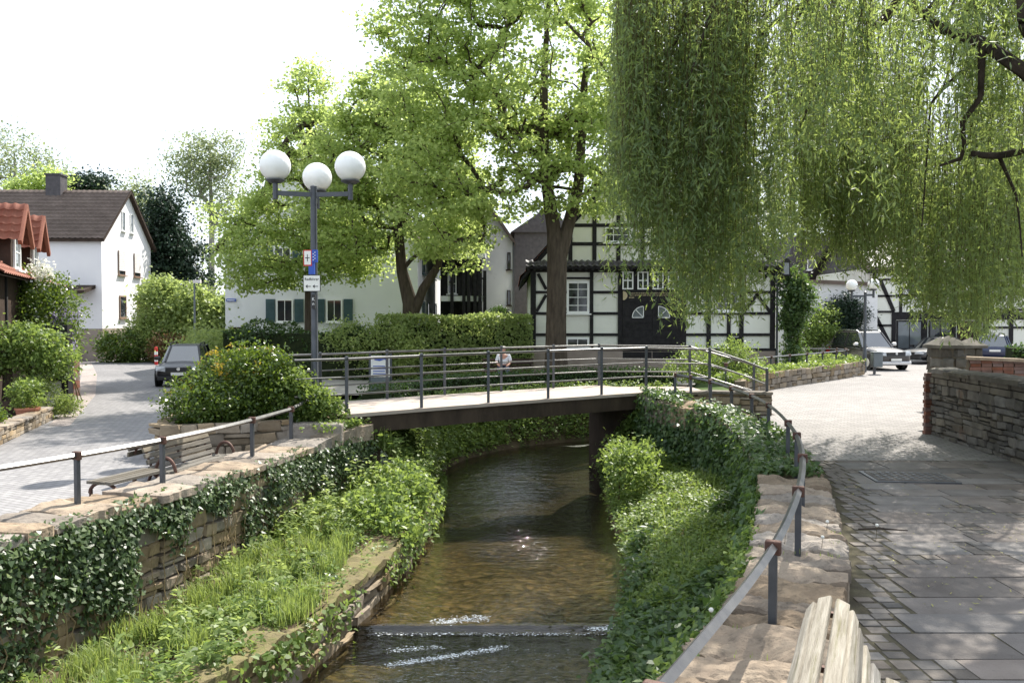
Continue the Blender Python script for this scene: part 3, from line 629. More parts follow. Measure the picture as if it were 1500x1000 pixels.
mh = thing('manhole_cover', 'flat square steel manhole cover in the dappled paving', 'manhole cover', (5.1, 12.6, 0))
f = Frame(5.95, 12.75, R(-6), .004); MB().box(-.6, .6, -.42, .42, -.02, .012, f).obj('frame', 'metal', mh)
MB().box(-.54, .54, -.36, .36, .012, .02, f).obj('lid', 'slab', mh)
m = MB()
for i in range(9):
    for j in range(5): m.box(-.48 + i * .115, -.42 + i * .115, -.29 + j * .13, -.23 + j * .13, .02, .026, f)
tag(m.obj('studs', 'metal', mh), kind='stuff')
# litter in the joints
n = 900; X = rr.uniform(2.2, 8, n); Y = rr.uniform(4.6, 12.5, n); k_ = (X > np.interp(Y, RW.P[:, 1], RW.P[:, 0]) + 1.0) & (snoise(np.c_[X, Y], 1.4, 5) > .0)
C = np.c_[X, Y, rr.uniform(.006, .014, n)][k_]
o = leafobj('fallen_catkins', C, .045, .014, 'litter', 4, None, nrm=np.array([0, 0, 2.0]), nj=.3, aj=1); tag(o, 'yellow-green catkins and bits of leaf scattered over the path', 'litter', None, 'stuff')
m = MB(); m.tube([(3.9, 9.55, .02), (4.1, 9.5, .04), (4.42, 9.47, .025)], [.009, .012, .006], 6); m.tube([(4.1, 9.5, .04), (4.2, 9.57, .03)], [.007, .004], 5)
tag(m.obj('fallen_stick', 'willowbark'), 'dark fallen stick lying on the slabs of the path', 'stick')

# ------------------------------------------------------------------ railings on the walls
def railing(name, label, pts, zt, zb, smooth=2, sq=.05, extra=None):
    t = thing(name, label, 'railing', (pts[0][0], pts[0][1], 0)); P = Path(pts, smooth)
    m = MB(); S = np.linspace(0, P.L, int(P.L / .25) + 2); pp = P.at(S); zz = np.interp(S, np.interp(np.arange(len(pts)), np.arange(len(pts)), [P.S[np.argmin(np.linalg.norm(P.P[:, :2] - np.array(q[:2]), axis=1))] for q in pts]), zt)
    path3 = np.c_[pp[:, :2], zz]
    V, F = tube(path3, sq * .72, 4); V = V.copy()
    m.add(V, F); m.obj('rail', 'railtop', t)
    for (x, y), a, b in zip([q[:2] for q in pts], zt, zb):
        q = MB(); tx = P.tan(P.S[np.argmin(np.linalg.norm(P.P[:, :2] - np.array((x, y)), axis=1))]); fr = Frame(P.P[np.argmin(np.linalg.norm(P.P[:, :2] - np.array((x, y)), axis=1))][0], P.P[np.argmin(np.linalg.norm(P.P[:, :2] - np.array((x, y)), axis=1))][1], math.atan2(tx[1], tx[0]))
        q.box(-.028, .028, -.03, .03, b - .12, a - .01, fr); po = q.obj('post', 'metal', t, bevel=.006)
        q = MB(); q.box(-.03, .03, -.058, .058, a - .055, a + .052, fr); q.obj('clamp', 'iron', po, bevel=.012)
    return t
railing('wall_railing', 'low single-bar steel railing on the wall above the ivy, beside the plaza', [(-7.3, 6.6), (-6.35, 8.5), (-5.44, 10.27), (-4.75, 12.0), (-4.33, 13.9), (-4.12, 15.75), (-3.95, 16.6)], [.70] * 6 + [.80], [.1] * 6 + [.25])
railing('wall_railing', 'long curved single-bar steel railing on the coping beside the shaded path', [(-.2, 2.3), (.76, 4.0), (1.83, 6.0), (2.72, 8.06), (3.45, 10.04), (4.04, 11.97), (4.5, 13.9), (4.93, 16.2), (5.05, 17.7), (4.94, 18.9), (4.65, 19.7), (4.25, 20.0), (3.85, 20.1)],
        [.705] * 7 + [.72, .76, .82, .92, 1.0, 1.05], [.1] * 7 + [.14, .2, .3, .4, .45, .5])

# ------------------------------------------------------------------ footbridge
A0, B0 = np.array([-2.85, 17.0]), np.array([3.4, 21.0]); u_ = (B0 - A0) / np.linalg.norm(B0 - A0); n_ = np.array([-u_[1], u_[0]]); BL = np.linalg.norm(B0 - A0); BWID = 2.3
def dz(t): f = t / BL; return .51 + .05 * f * (1 - f) + .06 * f
def bp(t, o, z): p = A0 + u_ * t + n_ * o; return (p[0], p[1], z)
br = thing('footbridge', 'slightly arched footbridge with dark steel railings over the stream', 'bridge', (0, 19, ZW))
ts = np.linspace(-.5, BL + .3, 18)
def swept(o0, o1, h0, h1, name, mat):
    V = [bp(t, o, dz(t) + h) for t in ts for o, h in ((o0, h0), (o1, h0), (o1, h1), (o0, h1))]; n = len(ts) - 1
    F = [(4 * i + k, 4 * i + (k + 1) % 4, 4 * i + 4 + (k + 1) % 4, 4 * i + 4 + k) for i in range(n) for k in range(4)] + [(3, 2, 1, 0), (4 * n, 4 * n + 1, 4 * n + 2, 4 * n + 3)]
    return mobj(name, V, F, mat, br)
swept(-.04, BWID + .04, -.07, 0, 'deck', 'deckconcrete')
swept(0.0, .2, -.40, -.072, 'edge_beam', 'fascia'); swept(BWID - .2, BWID, -.40, -.072, 'edge_beam', 'fascia'); swept(.9, 1.3, -.36, -.072, 'girder', 'fascia')
MB().slab([bp(-1.6, .02, 0)[:2], bp(.25, .02, 0)[:2], bp(.25, BWID, 0)[:2], bp(-1.6, BWID, 0)[:2]], -2.3, .10).obj('abutment', 'fascia', br)
MB().slab([bp(BL - .35, .25, 0)[:2], bp(BL + .6, .25, 0)[:2], bp(BL + .6, BWID, 0)[:2], bp(BL - .1, BWID, 0)[:2]], -2.3, .14).obj('abutment', 'fascia', br)
def raillines(parent, pts, hs=(1.08, .72, .38), posts=(), pz=0):
    """pts: (x,y,z of the walk) ; bars follow, posts at the given indices"""
    P = np.array(pts, float)
    for k, h in enumerate(hs):
        m = MB()
        for a, b in zip(P[:-1], P[1:]): m.tube([a + [0, 0, h], b + [0, 0, h]], .026 if k == 0 else .017, 8)
        m.obj('hand_rail' if k == 0 else 'rail', 'railtop', parent, smooth=True)
    for i in posts:
        p = P[i]; m = MB(); m.box(p[0] - .03, p[0] + .03, p[1] - .03, p[1] + .03, p[2] - .06, p[2] + hs[0] - .02); m.lathe([(.0, -.02), (.034, -.01), (.04, .02), (.03, .05), (.0, .06)], (p[0], p[1], p[2] + hs[0]), 10); m.obj('post', 'metal', parent)
tn = [-1.5, -.45, 1.19, 2.81, 4.4, 5.95, 7.35]
raillines(br, [bp(t, .06, dz(max(t, -.6))) for t in tn] + [(4.95, 21.35, .52), (5.75, 21.2, .25), (6.3, 21.05, .02)], posts=[1, 2, 3, 4, 5, 6, 7, 9])
tf = [-1.3, -.2, 1.4, 2.9, 4.5, 6.1, 7.6]
raillines(br, [(-5.2, 18.4, .45)] + [bp(t, BWID - .06, dz(max(t, -.6))) for t in tf] + [(4.9, 23.5, .52), (6.5, 22.9, .05)], posts=[0, 2, 3, 4, 5, 6, 7, 8, 9])
ramp = thing('ramp', 'short stone-sided ramp from the footbridge down to the paved street', 'ramp', (4.8, 22, 0))
V = [(3.3, 21.0, .53), (4.9, 21.3, .5), (6.5, 21.0, .005), (6.6, 22.9, .005), (4.9, 23.5, .5), (2.1, 23.0, .53)]
mobj('walkway', V, [[0, 1, 4, 5], [1, 2, 3, 4]], 'deckconcrete', ramp)
RP = Path([(3.35, 20.86), (4.9, 21.14), (6.35, 20.8)], 0)
zr = lambda s: float(np.interp(s, [0, 1.6, 3.1], [.48, .52, .52]))
core(ramp, RP, -.3, -.03, lambda s: -.25, lambda s: zr(s), n=8)
stonewall(ramp, RP, lambda s: -.2, lambda s: zr(s), (.2, .26), (.3, .5), 'sandstone', 1, .2, .02, None, 14)
core(ramp, Path([(3.4, 20.98), (4.9, 21.26), (6.4, 20.92)], 0), -.22, .2, lambda s: zr(s), lambda s: zr(s) + .06, 'cap', 'coping', 8)

# ------------------------------------------------------------------ building helpers
def window(fr, parent, u0, u1, z0, z1, cols=2, rows=2, fm='white', gm='glass', v=0.0, t=.06, sill=True, bt=.03, curtain=None):
    m = MB(); o = v - .055
    m.box(u0, u1, o, v, z1 - t, z1, fr).box(u0, u1, o, v, z0, z0 + t, fr).box(u0, u0 + t, o, v, z0 + t, z1 - t, fr).box(u1 - t, u1, o, v, z0 + t, z1 - t, fr)
    for k in range(1, cols): c = u0 + (u1 - u0) * k / cols; m.box(c - bt / 2, c + bt / 2, o + .012, v, z0 + t, z1 - t, fr)
    for k in range(1, rows): c = z0 + (z1 - z0) * k / rows; m.box(u0 + t, u1 - t, o + .015, v, c - bt / 2, c + bt / 2, fr)
    w_ = m.obj('window', fm, parent)
    MB().box(u0 + t * .9, u1 - t * .9, v - .02, v - .006, z0 + t * .9, z1 - t * .9, fr).obj('pane', gm, w_)
    if sill: MB().box(u0 - .08, u1 + .08, v - .16, v, z0 - .06, z0 - .003, fr).obj('sill', fm, w_)
    return w_
def beam(fr, parent, u0, u1, z0, z1, v=0.0, d=.035, mat='timber'):
    return MB().box(u0, u1, v - d, v + .05, z0, z1, fr).obj('beam', mat, parent)
def brace(fr, parent, p, q, w_=.2, v=0.0, d=.03, mat='timber'):
    p, q = np.array(p), np.array(q); n = unit(q - p); a = np.array([-n[1], n[0]]) * w_ / 2
    return MB().prism([tuple(p + a), tuple(p - a), tuple(q - a), tuple(q + a)], v - d, v + .03, fr).obj('beam', mat, parent)
def tileroof(name, p0, along, up, tw, rh, mat, parent, amp=.035):
    """rolled tiles in overlapping rows: p0 eave corner, along the eave, up the slope"""
    p0, al, up = np.array(p0, float), np.array(along, float), np.array(up, float); n = unit(np.cross(al, up)); n = n if n[2] > 0 else -n
    nc = max(1, int(np.linalg.norm(al) / tw)); nr = max(1, int(np.linalg.norm(up) / rh)); ph = np.arange(nc * 5 + 1) / 5.0
    prof = amp * (.5 + .5 * np.cos(ph * 2 * math.pi)) ** 1.5; V = []; rows = 0
    for r in range(nr):
        for f, lift in ((0.0, .05), (0.02, .055), (1.0, .012)):
            base = p0 + up * ((r + f) / nr); V.append(base[None] + al[None] * (ph / nc)[:, None] + n[None] * (prof + lift + .004 * math.sin(r * 7.7))[:, None]); rows += 1
    c = len(ph); F = np.array([(i * c + k, i * c + k + 1, (i + 1) * c + k + 1, (i + 1) * c + k) for i in range(rows - 1) for k in range(c - 1)])
    return tag(mobj(name, np.concatenate(V), F, mat, parent), kind='stuff')
def gable_roof(parent, fr, u0, u1, v0, v1, ze, zr, over, mat, tw=.3, rh=.36, along='v', th=.14, trim='browntimber'):
    """ridge along v (gable shows on u) or along u"""
    if along == 'u':
        sw = True; a0, a1, b0, b1 = v0, v1, u0, u1
    else:
        sw = False; a0, a1, b0, b1 = u0, u1, v0, v1
    c = (a0 + a1) / 2; k = (zr - ze) / (c - a0)
    P = lambda a, b, z: fr([(b, a, z)] if sw else [(a, b, z)])[0]
    for sg in (-1, 1):
        e = c + sg * (c - a0 + over); zz = ze - over * k
        m = MB(); q = [P(e, b0 - over, zz - th), P(c, b0 - over, zr - th), P(c, b1 + over, zr - th), P(e, b1 + over, zz - th)]; up = np.array([0, 0, th])
        m.add(q + [x + up for x in q], [(0, 1, 2, 3), (7, 6, 5, 4), (0, 4, 5, 1), (1, 5, 6, 2), (2, 6, 7, 3), (3, 7, 4, 0)])
        ro = m.obj('roof', trim, parent)
        p0 = P(e, b0 - over, zz) ; tileroof('tiles', p0, P(e, b1 + over, zz) - p0, P(c, b0 - over, zr) - p0, tw, rh, mat, ro)

# ------------------------------------------------------------------ timber-framed house with the big gate
def hx(x): return (x - 750) * .0288
def hz(y): return 2.4 - (y - 465) * .0288
th = thing('timber_house', 'large white half-timbered house with black gate behind the footbridge', 'house', (6, 36, 0))
F0 = Frame(0, 36.0); HU0, HU1 = hx(779), hx(1136); ZE = hz(393)
MB().box(HU0, HU1, .03, 12, -.2, ZE, F0).obj('wall', 'plaster', th)
AP = ZE + (HU1 - HU0) / 2 * 1.12; HC = (HU0 + HU1) / 2
MB().prism([(HU0, ZE + .002), (HU1, ZE + .002), (HC, AP)], -.12, 12, F0).obj('gable_wall', 'plaster', th)
MB().box(HU0 - .02, HU1 + .02, -.06, .02, -.2, hz(514), F0).obj('plinth', 'plinth', th)
for a, b in ((777, 785), (864, 869), (905, 911), (1035, 1041), (1065, 1070), (1083, 1089), (1128, 1135)): beam(F0, th, hx(a), hx(b), hz(514), hz(399))
for a, b in ((999, 1005),): beam(F0, th, hx(a), hx(b), hz(514), hz(428))
def hbeams(y0, y1, spans, v=0.0, d=.03):
    for a, b in spans: beam(F0, th, hx(a), hx(b), hz(y1), hz(y0), v, d)
hbeams(393, 399, [(777, 1136)], d=.045)
L_sp = [(785, 830), (869, 905)]; R_sp = [(1005, 1035), (1041, 1065), (1070, 1083), (1089, 1128)]
hbeams(426, 430, L_sp + R_sp[:1] + R_sp[3:]); hbeams(457, 461, [(785, 864), (869, 905)] + R_sp); hbeams(488, 492, [(785, 830), (830, 864), (869, 905)] + R_sp); hbeams(510, 515, [(777, 911), (999, 1136)], d=.05)
hbeams(406, 409, [(830, 864)])
for p, q in (((788, 401), (800, 424)), ((786, 456), (800, 432)), ((1108, 431), (1128, 457)), ((1089, 457), (1109, 431)), ((1118, 408), (1127, 399)), ((842, 430), (830, 455))): brace(F0, th, (hx(p[0]), hz(p[1])), (hx(q[0]), hz(q[1])), .13)
window(F0, th, hx(830), hx(863), hz(459), hz(412), 2, 4, t=.09); window(F0, th, hx(829), hx(863), hz(508), hz(494), 2, 1, t=.08)
window(F0, th, hx(1067), hx(1083), hz(508), hz(494), 1, 1, 'timber', t=.06); window(F0, th, hx(1046), hx(1082), hz(456), hz(420), 3, 3, t=.08)
for a in (911, 933, 955, 977): window(F0, th, hx(a), hx(a + 16), hz(424), hz(398), 2, 2, t=.055, bt=.05, sill=False, v=-.06)
MB().box(hx(905), hx(1000), -.055, .05, hz(427), hz(396), F0).obj('lintel_panel', 'timber', th)
# gate with arched head: boards, two fan lights
gate = MB().box(hx(911), hx(999), -.045, .05, hz(529), hz(427), F0).obj('gate', 'timber', th)
for k in range(9):
    z0 = hz(525) + k * .30
    MB().box(hx(912), hx(954.6), -.062, -.048, z0, z0 + .285, F0).obj('board', 'timber', gate); MB().box(hx(955.4), hx(998), -.062, -.048, z0, z0 + .285, F0).obj('board', 'timber', gate)
for sx, c in ((-1, hx(942)), (1, hx(964))):
    m = MB(); R_ = .47; z0 = hz(465)
    arc = [(c, z0)] + [(c + sx * R_ * math.cos(a), z0 + R_ * math.sin(a)) for a in np.linspace(0, math.pi / 2, 9)]
    fo = MB().prism(arc if sx > 0 else arc[::-1], -.072, -.064, F0).obj('fan_light', 'paleglass', gate)
    pr = arc[1:] 
    for p, q in list(zip(arc[:-1], arc[1:])) + [(arc[-1], arc[0]), (arc[0], arc[5])]: m.bar(F0([(p[0], -.078, p[1])])[0], F0([(q[0], -.078, q[1])])[0], .03, .028, (0, 1, 0))
    m.obj('glazing_bar', 'white', fo)
# carved inscription: two lines of small pale letters and a half rosette
r_ = random.Random(4); m = MB()
for row, y in ((0, 429.5), (1, 432.5)):
    x = 922.0
    while x < 998:
        wd = r_.uniform(.5, .95); st = r_.random()
        m.box(hx(x), hx(x + .28), -.075, -.06, hz(y + 1), hz(y - .9), F0)
        if st < .6: m.box(hx(x + .28), hx(x + wd), -.075, -.06, hz(y - .45), hz(y - .9), F0)
        if st > .3: m.box(hx(x + wd - .2), hx(x + wd), -.075, -.06, hz(y + 1), hz(y - .5), F0)
        x += wd + (.28 if r_.random() < .85 else 1.0)
for k in range(4): m.box(hx(921 + k * 2.0), hx(922.2 + k * 2.0), -.075, -.06, hz(436.8), hz(435), F0)
tag(m.obj('inscription', 'gold', th), 'two lines of small pale carved lettering over the gate')
m = MB(); m.prism([(hx(912), hz(438.5))] + [(hx(912) + .19 * math.sin(a), hz(433) - .19 * math.cos(a)) for a in np.linspace(0, math.pi, 10)], -.085, -.06, F0); m.obj('rosette', 'gold', th)
# pent roof strip under the gable: every tile end
MB().box(hx(770), hx(1142), -.52, .02, hz(394.5), hz(391.5), F0).obj('pent_soffit', 'timber', th)
o0 = np.array([hx(770), 36 - .55, hz(393)]); tileroof('pent_tiles', o0, (hx(1142) - hx(770), 0, 0), (0, .48, .30), .26, .28, 'slate', th, .06)
for k in range(40): MB().box(hx(772) + k * .268, hx(772) + k * .268 + .09, -.54, -.3, hz(397), hz(394.6), F0).obj('rafter_end', 'timber', th)
# upper floor framing
UP = -.12
for x in range(800, 1125, 35):
    zt = ZE + 1.12 * (HC - HU0 - abs(hx(x) - HC)) - .2
    if zt > hz(385) + .4: beam(F0, th, hx(x - 3), hx(x + 3), hz(384), zt, UP)
for y in (358, 331, 300, 268):
    half = (AP - hz(y)) / 1.12 - .15
    if half > .5: beam(F0, th, HC - half, HC + half, hz(y + 2.5), hz(y - 2.5), UP, .03)
window(F0, th, hx(885), hx(922), hz(356), hz(334), 3, 2, v=UP - .03, t=.07); window(F0, th, hx(985), hx(1022), hz(356), hz(334), 3, 2, v=UP - .03, t=.07)
for a, b in (((-1), 1), (1, 1)): brace(F0, th, (HC + a * (HU1 - HC), ZE + .1), (HC, AP - .05), .26, UP, .04)
gable_roof(th, F0, HU0, HU1, .25, 12, ZE + .1, AP + .1, .45, 'redroof', .3, .36, 'v', .16, 'timber')
tp = MB(); tp.tube([(hx(1137), 35.9, hz(390)), (hx(1137), 35.9, -.1)], .05, 8); tp.obj('downpipe', 'metal', th)
# wall lantern at its corner
wl = thing('wall_lantern', 'black square wall lantern at the corner of the timber house', 'lantern', (hx(1146), 35.6, hz(405)))
MB().bar((hx(1136), 35.95, hz(409)), (hx(1146), 35.6, hz(409)), .06, .06).obj('bracket', 'timber', wl)
MB().box(hx(1140), hx(1150), 35.45, 35.75, hz(403), hz(386)).obj('lantern_glass', 'paleglass', wl)
MB().prism([(hx(1138), hz(386)), (hx(1152), hz(386)), (hx(1147), hz(380)), (hx(1143), hz(380))], 35.4, 35.8).box(hx(1139), hx(1151), 35.42, 35.78, hz(405), hz(403)).obj('cap', 'timber', wl)
m = MB()
for a in (1140, 1149):
    for y in (35.44, 35.72): m.box(hx(a), hx(a + 1.2), y, y + .04, hz(403), hz(386))
m.obj('frame', 'timber', wl)

# ------------------------------------------------------------------ white house with green shutters
def mxx(x): return (x - 750) * .0352
def mzz(y): return 2.4 - (y - 465) * .0352
wh = thing('shuttered_house', 'white rendered gabled house with dark green shutters behind the hedge', 'house', (-10, 44, 0)); F1 = Frame(0, 44.0)
a, b, ze = mxx(330), mxx(612), mzz(352); zr = ze + (b - a) / 2 * 1.15
MB().box(a, b, .02, 14, -.2, ze, F1).obj('wall', 'render', wh); MB().prism([(a, ze + .002), (b, ze + .002), ((a + b) / 2, zr)], .02, 14, F1).obj('gable_wall', 'render', wh)
gable_roof(wh, F1, a, b, .1, 14, ze + .05, zr + .05, .4, 'brownroof', .3, .36, 'v', .16)
for x0, x1, y0, y1 in ((405, 430, 438, 472), (478, 502, 438, 472), (402, 428, 362, 393), (478, 502, 362, 393)):
    window(F1, wh, mxx(x0), mxx(x1), mzz(y1), mzz(y0), 2, 1, t=.08)
    for s0, s1 in ((x0 - 15, x0 - 2), (x1 + 2, x1 + 15)):
        so_ = MB().box(mxx(s0), mxx(s1), -.07, .0, mzz(y1), mzz(y0), F1).obj('shutter', 'shutter', wh)
        m = MB()
        for k in range(10): z = mzz(y1) + .08 + k * (mzz(y0) - mzz(y1) - .16) / 10; m.box(mxx(s0) + .05, mxx(s1) - .05, -.085, -.07, z, z + .05, F1)
        m.obj('louvres', 'shutter', so_)
window(F1, wh, mxx(337), mxx(354), mzz(487), mzz(479), 3, 1, 'browntimber', t=.07)
F1s = Frame(b, 44.0, R(90))
for v0, y0, y1 in ((2.0, 440, 475), (5.0, 440, 475), (9.5, 440, 475), (2.2, 372, 398), (8.5, 372, 398)):
    window(F1s, wh, v0, v0 + 1.1, mzz(y1), mzz(y0), 1, 1, 'shutter', t=.1)
sg = thing('street_name_sign', 'small blue street name plate on the white shuttered house', 'sign', (mxx(339), 43.9, mzz(440)))
MB().box(mxx(332), mxx(346), -.05, -.0, mzz(441.5), mzz(437.5), F1).obj('plate', 'blue', sg)
m = MB()
for k in range(7): m.box(mxx(333.3) + k * .058, mxx(333.3) + k * .058 + .04, -.056, -.051, mzz(440.5), mzz(438.7), F1)
m.obj('lettering', 'white', sg)
# balcony block: dark timber galleries
bb = thing('balcony_block', 'dark timber balconies between the white houses behind the hedge', 'building', (-2.5, 48, 0)); F2 = Frame(0, 47.5); q = .038
bx_ = lambda x: (x - 750) * q; bz_ = lambda y: 2.4 - (y - 465) * q
MB().box(bx_(644), bx_(704), .5, 8, -.2, bz_(300), F2).obj('wall', 'timber', bb)
MB().box(bx_(640), bx_(706), .3, 8, bz_(300), bz_(292), F2).obj('roof_edge', 'slate', bb)
for k in range(3):
    z = bz_(434 - k * 62); MB().box(bx_(648), bx_(712), -.9, .5, z - .28, z, F2).obj('balcony_floor', 'render', bb)
    ra = MB().box(bx_(672), bx_(712), -.95, -.85, z + .9, z + 1.0, F2).obj('hand_rail', 'timber', bb)
    for j in range(8): MB().box(bx_(673) + j * .19, bx_(673) + j * .19 + .11, -.93, -.88, z, z + .9, F2).obj('baluster', 'timber', ra)
for x in (664, 681, 688, 697, 704, 711): MB().box(bx_(x) - .09, bx_(x) + .09, -1.05, -.95, -.2, bz_(310 if x < 700 else 398), F2).obj('post', 'timber', bb)
window(F2, bb, bx_(655), bx_(668), bz_(430), bz_(400), 1, 2, 'white', v=.5)
# second white house
w2 = thing('gabled_white_house', 'narrow white house with steep roof left of the timber house', 'house', (-1.2, 50, 0)); F3 = Frame(0, 50.0); q3 = .04
cx_ = lambda x: (x - 750) * q3; cz_ = lambda y: 2.4 - (y - 465) * q3
MB().box(cx_(700), cx_(751), .02, 9, -.2, cz_(352), F3).obj('wall', 'render', w2)
MB().prism([(cx_(690), cz_(352) + .002), (cx_(751), cz_(352) + .002), (cx_(728), cz_(318)), (cx_(705), cz_(290))], .02, 9, F3).obj('gable_wall', 'render', w2)
m = MB(); m.prism([(cx_(755), cz_(358)), (cx_(753), cz_(352)), (cx_(727), cz_(313)), (cx_(703), cz_(284)), (cx_(703), cz_(289)), (cx_(726), cz_(319)), (cx_(748), cz_(352))], -.4, 9, F3); m.obj('roof', 'brownroof', w2)
for y0, y1 in ((370, 395), (425, 447)): window(F3, w2, cx_(743), cx_(748), cz_(y1), cz_(y0), 1, 1, 'browntimber', t=.05)
m = MB(); m.tube([(cx_(752), 49.9, cz_(355)), (cx_(752), 49.9, -.2)], .06, 6); m.obj('downpipe', 'metal', w2)
db = thing('dark_barn', 'dark slate-clad barn in the gap beside the timber house', 'building', (.6, 53, 0)); F4 = Frame(0, 52.0); q4 = .0416
MB().box(.15, 3.5, 0, 8, -.2, 2.4 + 125 * q4, F4).obj('wall', 'slate', db); MB().box(.1, 3.6, -.05, 0, 2.4 - 0 * q4, 2.4 + 5 * q4, F4).obj('band', 'plinth', db)
m = MB(); m.prism([(-.1, 2.4 + 124 * q4), (3.6, 2.4 + 124 * q4), (2.4, 2.4 + 165 * q4)], -.2, 8, F4); m.obj('roof', 'slate', db)
MB().box(.5, 1.5, -.04, 0, -.2, 2.1, F4).obj('door', 'timber', db)

# ------------------------------------------------------------------ white house at the end of the left street
e1 = thing('gabled_house', 'white house with brown tiled roof at the end of the left street', 'house', (-24, 50, ZP)); F5 = Frame(-24.0, 50.0, R(2.5))
MB().box(-14, 0, 0, 7.6, ZP, 7.2, F5).obj('wall', 'renderwarm', e1)
MB().add(F5([(0.0, 0, 7.2), (0.0, 7.6, 7.2), (0.0, 3.8, 10.35), (-14, 0, 7.2), (-14, 7.6, 7.2), (-14, 3.8, 10.35)]), [(0, 1, 2), (5, 4, 3), (0, 2, 5, 3), (1, 4, 5, 2), (0, 3, 4, 1)]).obj('gable_wall', 'renderwarm', e1)
gable_roof(e1, F5, -14, 0, 0, 7.6, 7.2, 10.35, .28, 'brownroof', .32, .36, 'u', .16)
MB().box(-14.02, .02, -.03, 7.63, ZP, 1.75, F5).obj('plinth', 'plinth', e1)
ch = MB(); ch.box(-4.7, -3.8, 3.2, 4.1, 9.4, 11.2, F5); ch.box(-4.76, -3.74, 3.14, 4.16, 11.2, 11.3, F5); ch.obj('chimney', 'slate', e1)
G5 = Frame(*F5([(0, 0, 0)])[0][:2], R(2.5 + 90))
for u0, z0, z1 in ((2.4, 2.35, 3.75), (5.2, 2.35, 3.75)): window(G5, e1, u0, u0 + 1.0, z0, z1, 1, 1, 'winframe', t=.09)
for u0 in (2.3, 4.7):
    wn = window(G5, e1, u0, u0 + 1.0, 5.0, 6.5, 1, 1, 'winframe', t=.06)
    m = MB()
    for k in range(11): m.box(u0 + .02, u0 + .98, -.085, -.06, 5.28 + k * .112, 5.385 + k * .112, G5)
    m.obj('roller_blind', 'rollerblind', wn)
for u0 in (2.9, 4.2): window(G5, e1, u0, u0 + .5, 7.75, 8.95, 1, 1, 'white', 'paleglass', t=.05)
k = 3.15 / 3.8; sp = [F5([(u, v, 7.2 + v * k + .13)])[0] for u, v in ((-9.1, 1.3), (-8.1, 1.3), (-8.1, 2.5), (-9.1, 2.5))]
mobj('skylight', [p + np.array([0, -.02, d]) for d in (0, .1) for p in sp], [(4, 5, 6, 7), (0, 1, 5, 4), (1, 2, 6, 5), (2, 3, 7, 6), (3, 0, 4, 7)], 'white', e1)
m = MB(); c_ = np.mean(sp, 0); mobj('skylight_pane', [c_ + (p - c_) * .8 + np.array([0, -.03, .11]) for p in sp], [(0, 1, 2, 3)], 'paleglass', e1)
cn = MB(); cn.add(F5([(-3.6, -1.5, 3.75), (-.35, -1.5, 3.75), (-.35, 0, 4.1), (-3.6, 0, 4.1), (-3.6, -1.5, 3.95), (-.35, -1.5, 3.95), (-.35, 0, 4.3), (-3.6, 0, 4.3)]), [(0, 3, 2, 1), (4, 5, 6, 7), (0, 1, 5, 4), (1, 2, 6, 5), (2, 3, 7, 6), (3, 0, 4, 7)]); cn.obj('porch_canopy', 'browntimber', e1)
MB().box(-3.2, -2.2, -.03, 0, .9, 3.4, F5).obj('door', 'winframe', e1)
m = MB(); m.tube(F5([(-2.0, -.9, 1.6), (-.8, -.9, .8)]), .03, 6); m.obj('step_rail', 'metal', e1); MB().box(-3.4, -1.7, -1.1, -.03, ZP, .9, F5).obj('step', 'plinth', e1)

# ------------------------------------------------------------------ dormer house on the left edge
dh = thing('dormer_house', 'dark timber house with red tiled dormers at the left edge', 'house', (-15, 26, ZP)); DA = math.atan2(.94, -.35); F6 = Frame(-13.0, 21.2, DA)
MB().box(0, 10.5, .02, 7, ZP, 3.55, F6).obj('wall', 'browntimber', dh)
P6 = lambda u, v, z: F6([(u, v, z)])[0]
m = MB(); qv = [P6(-.2, -.35, 3.45), P6(10.7, -.35, 3.45), P6(10.7, 3.6, 6.3), P6(-.2, 3.6, 6.3), P6(-.2, 7.3, 3.45), P6(10.7, 7.3, 3.45)]
m.add(qv, [(0, 1, 2, 3), (3, 2, 5, 4), (0, 3, 4), (1, 5, 2)]); m.obj('roof', 'browntimber', dh)
tileroof('tiles', P6(-.2, -.35, 3.47), P6(10.7, -.35, 3.47) - P6(-.2, -.35, 3.47), P6(-.2, 3.6, 6.3) - P6(-.2, -.35, 3.45), .26, .32, 'redroof', dh, .05)
for k in range(5): MB().box(.0 + k * 2.1, .14 + k * 2.1, -.03, .02, ZP, 3.5, F6).obj('beam', 'timber', dh)
for u0 in (2.6, 5.6):
    cu = u0 + .75; bd = MB(); bd.prism([(u0, 3.6), (u0 + 1.5, 3.6), (u0 + 1.5, 4.75), (cu, 5.5), (u0, 4.75)], -.05, 3.0, F6); d_ = bd.obj('dormer', 'browntimber', dh)
    w_ = window(F6, d_, u0 + .3, u0 + 1.2, 3.75, 4.75, 1, 2, 'white', 'paleglass', v=-.05, t=.09)
    for sgn in (-1, 1):
        e0 = P6(cu + sgn * 1.0, -.3, 4.5); tileroof('dormer_tiles', e0, P6(cu + sgn * 1.0, 2.6, 4.5) - e0, P6(cu, -.3, 5.62) - e0, .24, .26, 'redroof', d_, .045)
        MB().bar(P6(cu + sgn * 1.0, -.32, 4.46), P6(cu, -.32, 5.58), .1, .16).obj('barge_board', 'redroof', d_)
sh = thing('timber_porch', 'small black and white timber-framed wall under the climbing plant', 'wall', (-12, 22.4, ZP)); F7 = Frame(-12.75, 22.6)
MB().box(0, .95, 0, .18, ZP, 2.1, F7).obj('panel', 'plaster', sh)
for a, b, c, d in ((-.12, .02, ZP, 2.2), (.82, 1.0, ZP, 2.2), (.02, .82, .72, .82), (.02, .82, 2.05, 2.2)): MB().box(a, b, -.05, .2, c, d, F7).obj('beam', 'timber', sh)
